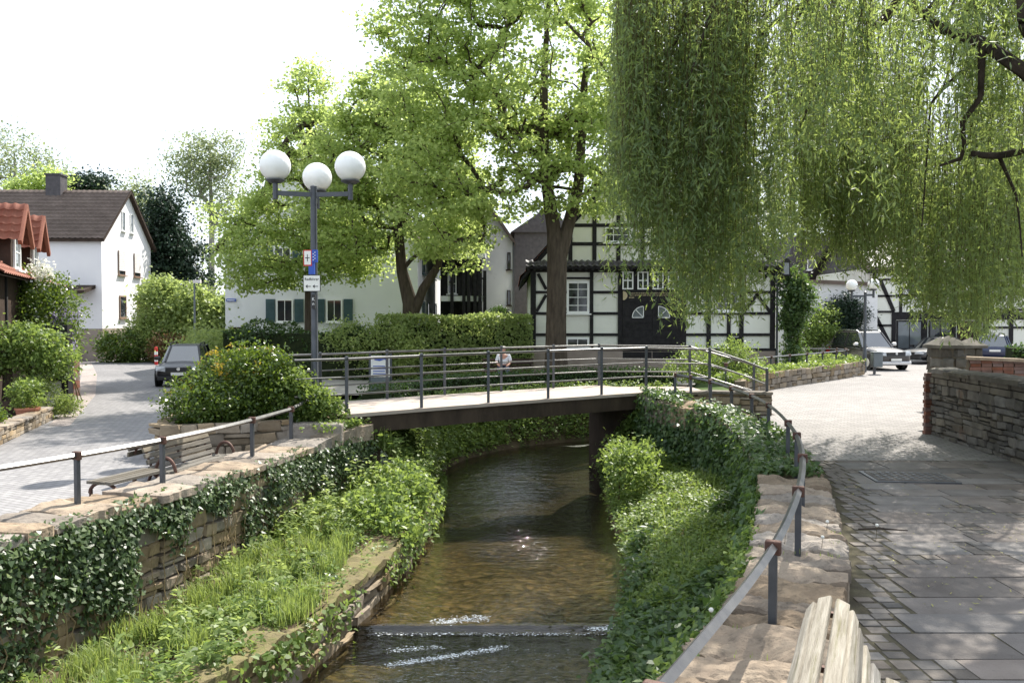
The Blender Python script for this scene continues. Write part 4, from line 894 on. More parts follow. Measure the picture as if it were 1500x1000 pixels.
bw = thing('garden_wall', 'low brick garden wall with potted plants at the left edge', 'wall', (-11, 19.5, ZP)); GW = Path([(-9.9, 15.8), (-10.6, 18.2), (-11.5, 21.3)])
core(bw, GW, -.28, -.02, lambda s: ZP, lambda s: .14, n=14); stonewall(bw, GW, lambda s: ZP, lambda s: .15, (.085, .095), (.24, .36), 'sandstone', 1, .12, .012, None, 21, 'brick', proud=.01, kind='brick')
s = 0
while s < GW.L - .2: copstone(bw, GW, s, min(s + .5, GW.L), -.32, .04, lambda q: .13, lambda q: .2, 'coping', int(s * 31) + 2, 4, 4, .008); s += .51
bp_ = thing('gate_pillar', 'low brick pillar at the bend of the left street', 'pillar', (-14.2, 27.5, ZP))
for k in range(9): MB().box(-14.55 + .004 * (k % 2), -14.1, 27.4, 27.8, ZP + k * .13, ZP + k * .13 + .12).obj('brick', 'brick', bp_)
MB().box(-14.5, -14.15, 27.44, 27.76, ZP, ZP + 1.1).obj('core', 'mortar', bp_)

# ------------------------------------------------------------------ buildings on the right
gx = lambda x: (x - 750) * .0352; gz = lambda y: 2.4 - (y - 465) * .0352
ga = thing('garage', 'low white rendered annexe with a thin sloping roof edge right of the timber house', 'building', (16, 44, 0)); F8 = Frame(0, 44.0)
MB().prism([(gx(1140), -.1), (gx(1285), -.1), (gx(1285), gz(419)), (gx(1165), gz(414)), (gx(1140), gz(412))], 0, 8, F8).obj('wall', 'render', ga)
MB().prism([(gx(1140), gz(412)), (gx(1165), gz(414)), (gx(1287), gz(419)), (gx(1287), gz(414)), (gx(1165), gz(409)), (gx(1140), gz(407))], -.25, 8.2, F8).obj('roof_edge', 'brownroof', ga)
ix = lambda x: (x - 750) * .046; iz = lambda y: 2.4 - (y - 465) * .046
bh = thing('slate_house', 'dark slate and pink brick house with tall glazed bay behind the white annexe', 'house', (20, 57.5, 0)); F9 = Frame(0, 57.5)
MB().box(ix(1160), ix(1300), 0, 9, 0, iz(400), F9).obj('wall', 'pinkbrick', bh)
MB().prism([(ix(1168), iz(408)), (ix(1215), iz(408)), (ix(1207), iz(378)), (ix(1193), iz(355)), (ix(1176), iz(372))], -.3, 6, F9).obj('gable', 'slate', bh)
window(F9, bh, ix(1179), ix(1192), iz(396), iz(381), 1, 1, 'white', 'paleglass', v=-.3)
MB().prism([(ix(1150), iz(401)), (ix(1305), iz(401)), (ix(1290), iz(345)), (ix(1165), iz(345))], .3, 9, F9).obj('roof', 'slate', bh)
MB().prism([(ix(1222), iz(408)), (ix(1268), iz(408)), (ix(1268), iz(380)), (ix(1258), iz(372)), (ix(1238), iz(372)), (ix(1228), iz(384))], -.5, 4, F9).obj('bay', 'pinkbrick', bh)
for a, b in ((1229, 1241), (1245, 1261)): window(F9, bh, ix(a), ix(b), iz(402), iz(377), 1, 2, 'white', 'paleglass', v=-.5, t=.12)
jx = lambda x: (x - 750) * .0384; jz = lambda y: 2.4 - (y - 465) * .0384
t2 = thing('framed_house', 'half-timbered shop with display window behind the parked cars', 'house', (24, 48, 0)); FA = Frame(0, 48.0)
MB().box(jx(1278), jx(1520), .03, 9, -.1, jz(392), FA).obj('wall', 'plaster', t2)
for a, b, y0, y1 in ((1278, 1283, 395, 530), (1306, 1312, 457, 530), (1317, 1321, 420, 457), (1352, 1358, 395, 530), (1395, 1400, 395, 530), (1440, 1447, 395, 530), (1478, 1484, 395, 530)): beam(FA, t2, jx(a), jx(b), jz(y1), jz(y0))
for a, b, y0, y1 in ((1278, 1520, 391, 396), (1283, 1520, 408, 411), (1283, 1310, 432, 435), (1283, 1310, 455, 458), (1310, 1520, 457, 468), (1283, 1306, 475, 478), (1312, 1440, 431, 435), (1447, 1520, 452, 455), (1447, 1520, 478, 481)): beam(FA, t2, jx(a), jx(b), jz(y1), jz(y0), 0, .03)
for p, q in (((1289, 411), (1309, 456)), ((1283, 464), (1306, 508)), ((1400, 412), (1420, 440))): brace(FA, t2, (jx(p[0]), jz(p[1])), (jx(q[0]), jz(q[1])), .2)
window(FA, t2, jx(1313), jx(1351), jz(512), jz(469), 2, 1, 'timber', 'paleglass', t=.08, sill=False); window(FA, t2, jx(1360), jx(1394), jz(512), jz(469), 2, 1, 'timber', 'glass', t=.08, sill=False); window(FA, t2, jx(1325), jx(1348), jz(429), jz(412), 2, 1, 'white', t=.07)
MB().box(jx(1402), jx(1438), -.02, .03, -.1, jz(470), FA).obj('door', 'browntimber', t2)
MB().add(FA([(jx(1278), .03, jz(391)), (jx(1278), 9, jz(391)), (jx(1278), 4.5, jz(391) + 2.25), (jx(1520), .03, jz(391)), (jx(1520), 9, jz(391)), (jx(1520), 4.5, jz(391) + 2.25)]), [(0, 2, 1), (3, 4, 5), (0, 3, 5, 2), (1, 2, 5, 4), (0, 1, 4, 3)]).obj('gable_wall', 'slate', t2)
gable_roof(t2, FA, jx(1278), jx(1520), .3, 9, jz(391), jz(391) + 2.3, .4, 'brownroof', .3, .36, 'u', .16, 'timber')

# ------------------------------------------------------------------ stone wall, piers and planters
sw = thing('boundary_wall', 'dark coursed stone boundary wall with slab coping beside the path', 'wall', (8.3, 13, 0)); SW = Path([(8.62, 17.5), (8.45, 15.2), (8.25, 12.5), (8.1, 7.0)])
zsw = lambda s: 1.28
core(sw, SW, -.42, -.05, lambda s: -.15, lambda s: 1.27)
stonewall(sw, SW, lambda s: -.02, zsw, (.10, .21), (.16, .48), 'greystone', 1, .2, .02, None, 31, proud=.035, cap=295)
s = 0; r_ = random.Random(8)
while s < SW.L - .3:
    l = r_.uniform(.7, 1.1); copstone(sw, SW, s + .008, min(s + l - .008, SW.L), -.50, .10, lambda q: 1.275, lambda q: 1.375, 'greystone', int(s * 41) + 3, 8, 6, .012); s += l
for k in range(16): MB().box(8.50 + .01 * (k % 2), 9.04, 17.50, 17.62 - .02 * (k % 2), .0 + k * .079, .072 + k * .079).obj('brick', 'brick', sw)
def pier(name, label, x, y, w_, z, capz, mat='greystone'):
    t = thing(name, label, 'pillar', (x, y, 0)); n = max(3, int(z / .2))
    for k in range(n):
        for j in range(2): piece('stone', t, (x + (j - .5) * w_ * .5, y, (k + .5) * z / n), (w_ * .5 - .015, w_, z / n - .015), 0, mat, 'rough')
    MB().box(x - w_ / 2 + .03, x + w_ / 2 - .03, y - w_ / 2 + .03, y + w_ / 2 - .03, -.1, z).obj('core', 'mortar', t)
    h = w_ / 2 + .07; MB().add([(x - h, y - h, z), (x + h, y - h, z), (x + h, y + h, z), (x - h, y + h, z), (x - h, y - h, z + .07), (x + h, y - h, z + .07), (x + h, y + h, z + .07), (x - h, y + h, z + .07), (x, y, z + capz)], [(0, 3, 2, 1), (0, 1, 5, 4), (1, 2, 6, 5), (2, 3, 7, 6), (3, 0, 4, 7), (4, 5, 8), (5, 6, 8), (6, 7, 8), (7, 4, 8)]).obj('cap', 'greystone', t)
pier('gate_pier', 'broad dark stone gate pier with pyramid cap behind the boundary wall', 9.72, 19.0, .56, 1.72, .28)
pier('gate_pier', 'slimmer gate pier with pyramid cap in front of the blue car', 12.9, 24.0, .5, 1.55, .3)
pier('gate_pier', 'small capped pier half hidden behind the broad gate pier', 11.3, 22.5, .5, 1.6, .3)
lwl = thing('capped_wall', 'short low brick wall with pale flat coping by the gate piers', 'wall', (11.4, 20.5, 0))
MB().box(10.9, 12.2, 20.3, 20.62, -.1, 1.40).obj('core', 'mortar', lwl)
for r0 in range(17):
    for c in range(5): MB().box(10.9 + c * .26 + (.02 if r0 % 2 else 0), 11.15 + c * .26, 20.27, 20.33, r0 * .082, r0 * .082 + .073).obj('brick', 'brick', lwl)
MB().add([(10.82, 20.2, 1.40), (12.3, 20.2, 1.34), (12.3, 20.8, 1.34), (10.82, 20.8, 1.40), (10.82, 20.2, 1.47), (12.3, 20.2, 1.41), (12.3, 20.8, 1.41), (10.82, 20.8, 1.47)], [(0, 3, 2, 1), (4, 5, 6, 7), (0, 1, 5, 4), (1, 2, 6, 5), (2, 3, 7, 6), (3, 0, 4, 7)]).obj('coping', 'coping', lwl)
# street planter on the right
pl = thing('street_planter', 'long curved low stone planter wall between the street and timber house', 'planter', (10, 30, 0)); PW = Path([(6.75, 24.6), (7.2, 26.6), (9.6, 29.6), (12.6, 33.0), (14.9, 35.9), (15.2, 37.0), (14.4, 38.2), (12.5, 38.4)])
core(pl, PW, -.3, -.03, lambda s: -.1, lambda s: .55); stonewall(pl, PW, lambda s: -.02, lambda s: .60, (.18, .22), (.28, .5), 'sandstone', 1, .16, .02, None, 41, proud=.02)
V, F = strip(PW, Path([(6.7, 24.8), (6.8, 27), (8.6, 31), (11, 34.5), (12, 35.2), (12.2, 35.9), (12.4, 37), (12.4, 38)]), lambda f: .5, lambda f: .35, 30, 4, .03, 3); mobj('soil', V, F, 'soil', pl)
P2 = [tuple(PW.off(s_, -.55)) for s_ in np.linspace(.4, PW.L - .4, 12)]
railing('planter_railing', 'low dark railing along the street planter, curving round its end', P2, [1.02] * 12, [.45] * 12, 1, .04)
# plaza planter
pp_ = thing('plaza_planter', 'raised stone planter full of mahonia at the end of the footbridge', 'planter', (-5.2, 16, ZP)); PP = Path([(-6.9, 18.2), (-6.75, 16.6), (-6.4, 15.05), (-5.3, 15.45), (-4.15, 16.05)], 1)
core(pp_, PP, -.3, -.03, lambda s: ZP, lambda s: .46); stonewall(pp_, PP, lambda s: ZP, lambda s: .52, (.2, .25), (.26, .5), 'sandstone', 1, .22, .022, None, 51, proud=.03)
mobj('soil', [(-6.7, 18.2, .4), (-6.5, 16.6, .4), (-6.2, 15.3, .4), (-5.3, 15.7, .4), (-4.1, 16.3, .4), (-3.5, 17.2, .4), (-4.5, 18.6, .4)], [[6, 5, 4, 3, 2, 1, 0][::-1]], 'soil', pp_)
o = MB().box(-4.5, -3.2, 16.0, 16.9, .0, .40).obj('landing_block', 'coping', pp_, bevel=.05)

# ------------------------------------------------------------------ lamps and signs
def street_lamp(name, label, x, y, z0, zt, arms, rg, rp, armz=.12):
    t = thing(name, label, 'street lamp', (x, y, z0)); m = MB()
    m.tube([(x, y, z0), (x, y, z0 + .9), (x, y, z0 + .95), (x, y, zt)], [rp * 1.15, rp * 1.1, rp * .85, rp * .75], 14); m.lathe([(.0, .0), (rp * .8, .0), (rp * .8, .05), (0, .08)], (x, y, zt), 12); m.obj('post', 'metal', t, smooth=True)
    for dx, dy, dzz in arms:
        a = MB(); ax, ay = x + dx, y + dy; zz = zt - armz + dzz
        a.bar((x, y, zz), (ax, ay, zz), .05, .09); a.tube([(ax, ay, zz - .12), (ax, ay, zz + .24)], .05, 10); a.lathe([(.0, .0), (.11, .0), (rg * .62, .045), (rg * .62, .06), (0, .07)], (ax, ay, zz + .2), 16); a.obj('arm', 'metal', t)
        g = MB(); N = 18; g.lathe([(max(1e-4, rg * math.sin(q)), -rg * math.cos(q)) for q in np.linspace(0.02, math.pi - .02, N)], (ax, ay, zz + .24 + rg * .97), 28); g.obj('globe', 'globe', t, smooth=True)
    return t
LX, LY = -3.98, 17.2
street_lamp('street_lamp', 'tall dark street lamp with three white globes in the plaza planter', LX, LY, .0, 4.98, [(-.70, -.25, .0), (.76, -.12, .0), (-.12, .85, -.05)], .305, .085)
def textobj(name, s, size, loc, rot, mat, parent, ext=.002):
    c = bpy.data.curves.new(name, 'FONT'); c.body = s; c.size = size; c.align_x = 'CENTER'; c.align_y = 'CENTER'; c.extrude = ext; c.materials.append(MATS[mat])
    tmp = bpy.data.objects.new(name, c); me = bpy.data.meshes.new_from_object(tmp); bpy.data.objects.remove(tmp)
    o = bpy.data.objects.new(name, me); o.location = loc; o.rotation_euler = rot; return link(o, parent)
FS = Frame(LX - .03, LY - .1, R(-9)); W_ = lambda u, v, z: tuple(FS([(u, v, z)])[0]); RT = (R(90), 0, R(-9))
s1 = thing('cycle_sign', 'white plate reading Radfahrer with two arrows on the lamp post', 'sign', W_(0, 0, 2.9))
MB().box(-.17, .19, -.012, .0, 2.92, 3.25, FS).obj('border', 'letter', s1); MB().box(-.158, .178, -.016, -.012, 2.932, 3.238, FS).obj('plate', 'signwhite', s1)
textobj('lettering', 'Radfahrer', .075, W_(.01, -.019, 3.165), RT, 'letter', s1)
m = MB()
for c in (-.06, .09): m.box(c - .04, c + .05, -.020, -.0165, 3.015, 3.03, FS); m.prism([(c - .062, 3.0225), (c - .02, 2.985), (c - .02, 3.06)], -.020, -.0165, FS)
m.obj('arrow', 'letter', s1)
s2 = thing('notice_sign', 'small white notice with red border on the lamp post', 'sign', W_(-.1, 0, 3.4))
MB().box(-.165, .015, -.012, 0, 3.43, 3.75, FS).obj('border', 'red', s2); MB().box(-.145, -.005, -.016, -.012, 3.455, 3.73, FS).obj('plate', 'signwhite', s2)
MB().box(-.125, -.03, -.019, -.0165, 3.585, 3.60, FS).box(-.085, -.07, -.019, -.0165, 3.52, 3.66, FS).obj('mark', 'letter', s2)
s3 = thing('blue_sign', 'narrow blue plate wrapped on the lamp post above the arrows', 'sign', W_(.05, 0, 3.4))
MB().box(.02, .13, -.03, .02, 3.5, 3.75, FS).box(-.06, .06, -.008, .05, 3.26, 3.5, FS).obj('plate', 'blue', s3)
m = MB()
for k in range(6): m.box(.04 + (k % 2) * .035, .065 + (k % 2) * .035, -.034, -.031, 3.54 + k * .03, 3.555 + k * .03, FS)
m.obj('mark', 'white', s3)
s4 = thing('sticker', 'small black and white sticker on the lamp post', 'sticker', W_(.04, 0, 2.7))
MB().box(.0, .075, -.012, .03, 2.58, 2.86, FS).obj('sheet', 'letter', s4); textobj('lettering', 'K\nn', .09, W_(.04, -.015, 2.72), RT, 'white', s4)
street_lamp('street_lamp', 'distant dark street lamp with two white globes beside the grey car', 15.55, 37.6, 0, 3.48, [(-.6, 0, -.02), (.36, 0, .03)], .245, .08)
sl2 = thing('lane_light', 'slim grey street light by the leafy hedge of the left street', 'street light', (-17.1, 46, ZP))
m = MB(); m.tube([(-17.1, 46, ZP), (-17.1, 46, 4.3)], [.07, .045], 8); m.obj('post', 'bingrey', sl2); MB().box(-17.15, -16.75, 45.9, 46.1, 4.25, 4.42).obj('head', 'rollerblind', sl2)
bo = thing('bollard', 'red and white striped bollard at the far end of the left street', 'bollard', (-19.2, 46, ZP))
for k in range(5):
    m = MB(); m.lathe([(0, 0), (.085, 0), (.085, .18), (0, .18)], (-19.2, 46, ZP + k * .181), 12); m.obj('band', 'red' if k % 2 == 0 else 'white', bo)
m = MB(); m.lathe([(.085, 0), (.06, .06), (0.0, .08)], (-19.2, 46, ZP + .905), 12); m.obj('cap', 'red', bo)
wb = thing('litter_bin', 'grey metal litter bin on a post at the end of the planter', 'bin', (15.45, 36.2, 0))
m = MB(); m.box(15.4, 15.5, 36.3, 36.36, 0, .95); m.obj('post', 'metal', wb); MB().box(15.25, 15.65, 35.95, 36.3, .3, .9).obj('body', 'bingrey', wb, bevel=.03); MB().box(15.23, 15.67, 35.93, 36.32, .91, .95).obj('lid', 'bingrey', wb)
nb = thing('notice_board', 'pale information board on two posts behind the footbridge', 'notice board', (-3.75, 24.2, 0))
MB().box(-4.0, -3.47, 24.16, 24.2, .72, 1.32).obj('board', 'signwhite', nb); MB().box(-4.0, -3.47, 24.12, 24.18, .1, .70).obj('lower_panel', 'bingrey', nb)
for x in (-4.03, -3.44): MB().box(x - .03, x + .03, 24.17, 24.23, -.2, 1.38).obj('post', 'metal', nb)
m = MB()
for k in range(4): m.box(-3.94, -3.55 - .05 * (k % 2), 24.153, 24.158, .8 + k * .07, .825 + k * .07)
m.prism([(-3.9, 1.2), (-3.75, 1.17), (-3.62, 1.22), (-3.55, 1.18), (-3.55, 1.24), (-3.75, 1.27), (-3.9, 1.25)], 24.15, 24.156); m.obj('print', 'blue', nb)

# ------------------------------------------------------------------ benches
def bench(label, loc, ang, L_=1.8, wood='oldwood', arms=True):
    t = thing('bench', label, 'bench', loc, 'slatted benches with curved iron frames'); t.rotation_euler = (0, 0, ang)
    prof = [(-.44, .40, .5), (-.35, .435, .1), (-.25, .435, -.05), (-.15, .425, -.05), (-.05, .43, .25), (.04, .49, 1.0), (.085, .58, 1.3), (.12, .675, 1.3), (.15, .765, 1.15), (.205, .835, .4), (.295, .84, -.35), (.365, .785, -.95), (.395, .695, -1.45)]
    r = random.Random(int(loc[1] * 10))
    for y, z, a in prof:
        m = MB(); h = L_ / 2 + r.uniform(-.02, .02); c, s_ = math.cos(a), math.sin(a); P = []
        for x in (-h, h):
            for du, dv in ((-.037, -.018), (.037, -.018), (.037, .018), (-.037, .018)): P.append((x, y + du * c - dv * s_, z + du * s_ + dv * c))
        m.add(P, [(0, 3, 2, 1), (4, 5, 6, 7), (0, 1, 5, 4), (1, 2, 6, 5), (2, 3, 7, 6), (3, 0, 4, 7)]); m.obj('slat', wood, t, world=False, bevel=.008)
    for x in (-L_ / 2 + .12, 0, L_ / 2 - .12):
        m = MB(); m.tube([(x, y - .0 + .03 * math.sin(a), z - .04 * math.cos(a)) for y, z, a in prof], .02, 8); fo = m.obj('frame', 'iron', t, world=False)
        for y0, y1 in ((-.3, -.36), (.08, .26)):
            m = MB(); m.tube([(x, y0, .40), (x, (y0 + y1) / 2, .2), (x, y1, 0)], [.026, .022, .03], 8); m.obj('leg', 'iron', t, world=False)
        if x and arms:
            m = MB(); m.tube([(x + math.copysign(.07, x), -.38 + .15 * (1 - math.cos(q)) * 1.15, .40 + .26 * math.sin(q)) for q in np.linspace(0, math.pi, 14)], .026, 8); m.obj('armrest', 'iron', t, world=False, smooth=True)
    return t
bench('weathered slatted bench in the foreground, its back to the stream', (1.66, 3.77, -.01), R(66.6), arms=False)
def lbench(label, y):
    i = np.argmin(abs(LW.P[:, 1] - y)); s_ = LW.S[i]; p = LW.off(s_, -1.30); T = LW.tan(s_); bench(label, (p[0], p[1], ZP - .24), math.atan2(T[1], T[0]), wood='palewood')
lbench('slatted bench facing the stream in front of the stone planter', 13.5)
lb = thing('low_bench', 'low backless slatted bench half hidden behind the wall coping', 'bench', (-5.75, 11.3, ZP)); i_ = np.argmin(abs(LW.P[:, 1] - 11.5)); p = LW.off(LW.S[i_], -1.2); T = LW.tan(LW.S[i_]); fb = Frame(p[0], p[1], math.atan2(T[1], T[0]), ZP - .16)
for k in range(4): MB().box(-.1, 1.0, -.2 + k * .11, -.11 + k * .11, .40, .44, fb).obj('slat', 'palewood', lb)
for x in (0, .85):
    m = MB(); m.tube(fb([(x, -.22 + .24 * (1 - math.cos(q)), .25 + .16 * math.sin(q)) for q in np.linspace(0, math.pi, 10)]), .025, 8); m.tube(fb([(x, -.2, 0), (x, -.2, .3)]), .025, 6); m.tube(fb([(x, .24, 0), (x, .24, .3)]), .025, 6); m.obj('leg', 'iron', lb)
# bench the man sits on, beyond the stream
pb = thing('park_bench', 'plain dark bench beyond the stream with a man sitting on it', 'bench', (-.2, 31.35, 0))
for k in range(4): MB().box(-1.1, .8, 31.1 + k * .11, 31.19 + k * .11, .42, .46).obj('slat', 'browntimber', pb)
for k in range(3): MB().box(-1.1, .8, 31.56 + k * .02, 31.6 + k * .02, .55 + k * .12, .64 + k * .12).obj('slat', 'browntimber', pb)
for x in (-.95, .6): MB().box(x, x + .06, 31.12, 31.62, 0, .42).obj('leg', 'iron', pb)
def skinmesh(name, verts, edges, mat, parent, sub=2):
    me = bpy.data.meshes.new(name); me.from_pydata([v[:3] for v in verts], edges, []); o = bpy.data.objects.new(name, me); link(o, parent); me.materials.append(MATS[mat])
    md = o.modifiers.new('skin', 'SKIN'); md.use_smooth_shade = True; o.modifiers.new('sub', 'SUBSURF').levels = sub; o.modifiers['sub'].render_levels = sub
    for i, v in enumerate(verts): me.skin_vertices[0].data[i].radius = (v[3], v[4] if len(v) > 4 else v[3]); me.skin_vertices[0].data[i].use_root = i == 0
    return o
mx_, my_ = -.31, 31.3
man = thing('person', 'seated man in a pale patterned shirt on the bench beyond the bridge', 'person', (mx_, my_, 0))
q = lambda x, y, z, r, r2=None: (mx_ + x, my_ + y, z, r, r2 or r)
bodyv = [q(0, 0, .55, .16, .12), q(0, 0, .75, .15, .10), q(0, -.02, .95, .17, .11), q(0, 0, 1.06, .06), q(0, -.02, 1.12, .055), q(0, -.04, 1.2, .09, .10), q(0, -.04, 1.3, .085, .095),
    q(-.2, -.01, 1.0, .06), q(-.26, -.06, .78, .047), q(-.17, -.26, .66, .036), q(-.09, -.32, .62, .03), q(.2, -.01, 1.0, .06), q(.26, -.06, .78, .047), q(.17, -.26, .66, .036), q(.09, -.32, .62, .03),
    q(-.1, -.1, .54, .09), q(-.14, -.42, .52, .075), q(-.15, -.45, .15, .05), q(-.15, -.55, .06, .04), q(.1, -.1, .54, .09), q(.14, -.42, .52, .075), q(.15, -.45, .15, .05), q(.15, -.55, .06, .04)]
bodye = [(0, 1), (1, 2), (2, 3), (3, 4), (4, 5), (5, 6), (2, 7), (7, 8), (8, 9), (9, 10), (2, 11), (11, 12), (12, 13), (13, 14), (0, 15), (15, 16), (16, 17), (17, 18), (0, 19), (19, 20), (20, 21), (21, 22)]
skinmesh('body', bodyv, bodye, 'skin', man)
g = .018; sv = [(v[0], v[1], v[2], v[3] + g, v[4] + g) for v in (bodyv[0], bodyv[1], bodyv[2], q(0, 0, 1.04, .05), bodyv[7], bodyv[8], bodyv[11], bodyv[12])]
skinmesh('shirt', sv, [(0, 1), (1, 2), (2, 3), (2, 4), (4, 5), (2, 6), (6, 7)], 'shirt', man)
sv = [(v[0], v[1], v[2], v[3] + g, v[4] + g) for v in (q(0, 0, .55, .15, .12), bodyv[15], bodyv[16], bodyv[17], bodyv[19], bodyv[20], bodyv[21])]
skinmesh('trousers', sv, [(0, 1), (1, 2), (2, 3), (0, 4), (4, 5), (5, 6)], 'trousers', man)
m = MB(); m.lathe([(.11 * math.cos(a), .11 * math.sin(a)) for a in np.linspace(0.1, 1.5, 6)], (mx_, my_ - .02, 1.25), 14); m.obj('hair', 'hair', man, smooth=True)

# ------------------------------------------------------------------ cars (front towards local -y)
def car(name, label, loc, yaw, L_, W_, H, pm, suv=False, trim=None):
    t = thing(name, label, 'car', loc, 'parked cars'); t.rotation_euler = (0, 0, yaw); hw = W_ / 2; bz = H * (.62 if suv else .6)
    st = [(-.5, .42, .52 * bz / .62 * .9, .74), (-.485, .26, .74 * bz, .88), (-.44, .22, .84 * bz, .95), (-.36, .2, .9 * bz, .98), (-.22, .2, .96 * bz, 1.0), (0, .2, bz, 1.0), (.25, .2, bz * 1.02, 1.0), (.4, .22, bz * 1.02, .98), (.47, .26, bz * .98, .93), (.5, .4, bz * .8, .84)]
    V = []; nS = len(st)
    for y, zb, zt, k in st:
        h = hw * k
        V += [(0, y * L_, zb), (h * .8, y * L_, zb), (h * .97, y * L_, zb + .1), (h, y * L_, zb + (zt - zb) * .55), (h * .97, y * L_, zt - .1), (h * .86, y * L_, zt - .015), (0, y * L_, zt + .03)]
        V += [(-a, b, c) for a, b, c in V[-2:-7:-1]]
    F = [(i * 12 + k, i * 12 + (k + 1) % 12, (i + 1) * 12 + (k + 1) % 12, (i + 1) * 12 + k) for i in range(nS - 1) for k in range(12)] + [list(range(12))[::-1], list(range((nS - 1) * 12, nS * 12))]
    bo_ = mobj('body', V, F, pm, t, True, False); md = bo_.modifiers.new('sub', 'SUBSURF'); md.levels = 1; md.render_levels = 1
    f0, f1, r0, r1 = (-.21, -.06, .47, .42) if suv else (-.2, -.03, .42, .24)
    def ring(z, a, b, h): return [(-h * .8, a, z), (h * .8, a, z), (h, a + .12, z), (h, b - .1, z), (h * .82, b, z), (-h * .82, b, z), (-h, b - .1, z), (-h, a + .12, z)]
    R1, R2 = ring(bz - .06, f0 * L_, r0 * L_, hw * .88), ring(H - .05, f1 * L_, r1 * L_, hw * .68)
    cab = mobj('cabin_glass', R1 + R2, [(k, (k + 1) % 8, 8 + (k + 1) % 8, 8 + k) for k in range(8)] + [list(range(8, 16))], 'carglass', t, False, False)
    R3, R4 = ring(H - .07, f1 * L_ - .02, r1 * L_ + .02, hw * .70), ring(H, f1 * L_ + .1, r1 * L_ - .1, hw * .58)
    mobj('roof', R3 + R4, [(k, (k + 1) % 8, 8 + (k + 1) % 8, 8 + k) for k in range(8)] + [list(range(8, 16)), list(range(8))[::-1]], pm, t, False, False)
    for k in (0, 1, 3, 4, 5, 6): MB().bar(np.array(R1[k]) * [1.01, 1, 1], np.array(R2[k]) * [1.02, 1, 1], .07, .05).obj('pillar', pm, t, world=False)
    for sx in (-1, 1):
        my0 = (f0 * .45 + r0 * .55) * L_; MB().bar((sx * hw * .885, my0, bz - .03), (sx * hw * .69, my0 * .9, H - .06), .07, .03).obj('pillar', pm, t, world=False)
    for sx in (-1, 1):
        for fy in (-.31, .30):
            c = (sx * (hw - .10), fy * L_, .34); m = MB(); m.lathe([(.0, -.11), (.27, -.11), (.33, -.08), (.345, 0), (.33, .08), (.27, .11), (.0, .11)], c, 22, 'x'); wh_ = m.obj('wheel', 'rubber', t, world=False, smooth=True)
            m = MB(); m.lathe([(0, -.01), (.20, -.01), (.22, .0), (.2, .012), (0, .012)], (c[0] + sx * .108, c[1], c[2]), 16, 'x'); m.obj('rim', 'chrome', wh_, world=False)
            m = MB(); m.lathe([(0, -.02), (.41, -.02), (.41, .02), (0, .02)], (sx * (hw - .012), fy * L_, .36), 22, 'x'); m.obj('wheel_arch', 'plasticblack', t, world=False)
        MB().add([(sx * hw * .9, -.487 * L_, bz * .66), (sx * hw * .52, -.505 * L_, bz * .62), (sx * hw * .52, -.5 * L_, bz * .80), (sx * hw * .93, -.46 * L_, bz * .84)] + [(sx * hw * .9, -.45 * L_, bz * .66), (sx * hw * .52, -.46 * L_, bz * .62), (sx * hw * .52, -.45 * L_, bz * .80), (sx * hw * .9, -.42 * L_, bz * .84)], [(0, 1, 2, 3), (4, 7, 6, 5), (0, 4, 5, 1), (1, 5, 6, 2), (2, 6, 7, 3), (3, 7, 4, 0)]).obj('headlight', 'headlamp', t, world=False)
        MB().box(sx * hw * .9 - .1, sx * hw * .9 + .1, .485 * L_, .507 * L_, bz * .62, bz * .88).obj('tail_light', 'taillight', t, world=False)
        MB().box(min(sx * hw * .96, sx * (hw + .18)), max(sx * hw * .96, sx * (hw + .18)), f0 * L_ + .28, f0 * L_ + .44, bz + .0, bz + .15).obj('mirror', trim or pm, t, world=False, bevel=.04)
        if suv: m = MB(); m.tube([(sx * hw * .62, f1 * L_ + .15, H - .02), (sx * hw * .62, f1 * L_ + .3, H + .06), (sx * hw * .62, r1 * L_ - .3, H + .06), (sx * hw * .62, r1 * L_ - .15, H - .02)], .025, 6); m.obj('roof_rail', 'chrome' if trim else 'plasticblack', t, world=False)
    MB().box(-hw * .5, hw * .5, -.512 * L_, -.48 * L_, bz * .63, bz * .78).obj('grille', 'plasticblack', t, world=False); MB().box(-hw * .85, hw * .85, -.508 * L_, -.47 * L_, .26, .42).obj('bumper', 'chrome' if trim else 'plasticblack', t, world=False, bevel=.03)
    pt = MB().box(-.26, .26, -.516 * L_, -.505 * L_, .44, .55).obj('number_plate', 'signwhite', t, world=False); m = MB(); m.lathe([(0, -.01), (.06, -.01), (.06, .01), (0, .01)], (0, -.515 * L_, bz * .72), 12, 'y'); m.obj('badge', 'chrome', t, world=False)
    MB().box(-.26, .26, .5 * L_, .512 * L_, .6, .71).obj('number_plate', 'signwhite', t, world=False)
    return t
car('parked_car', 'dark brown off-road car with roof rails parked beside the distant lamp', (16.95, 40.6, 0), R(10), 4.3, 1.82, 1.74, 'carbrown', True, 'chrome')
car('parked_car', 'black low saloon car parked in front of the shop window', (22.4, 45.2, 0), R(-62), 4.4, 1.78, 1.36, 'carblack')
car('parked_car', 'dark blue car with red tail lights seen behind the gate piers', (26.2, 47.0, 0), R(160), 4.3, 1.8, 1.48, 'carblue', True)
car('parked_car', 'dark car parked on the left street behind the mahonia', (-12.7, 33.2, ZP), R(14), 4.2, 1.76, 1.5, 'cardark', True)
ml = sheet('parking_line', [(-10.1, 25.0), (-9.95, 25.0), (-10.9, 29.5), (-11.05, 29.5)], ZP + .006, 'white'); sheet('parking_line', [(-9.95, 25.0), (-8.3, 25.1), (-8.3, 25.22), (-9.95, 25.12)], ZP + .006, 'white')

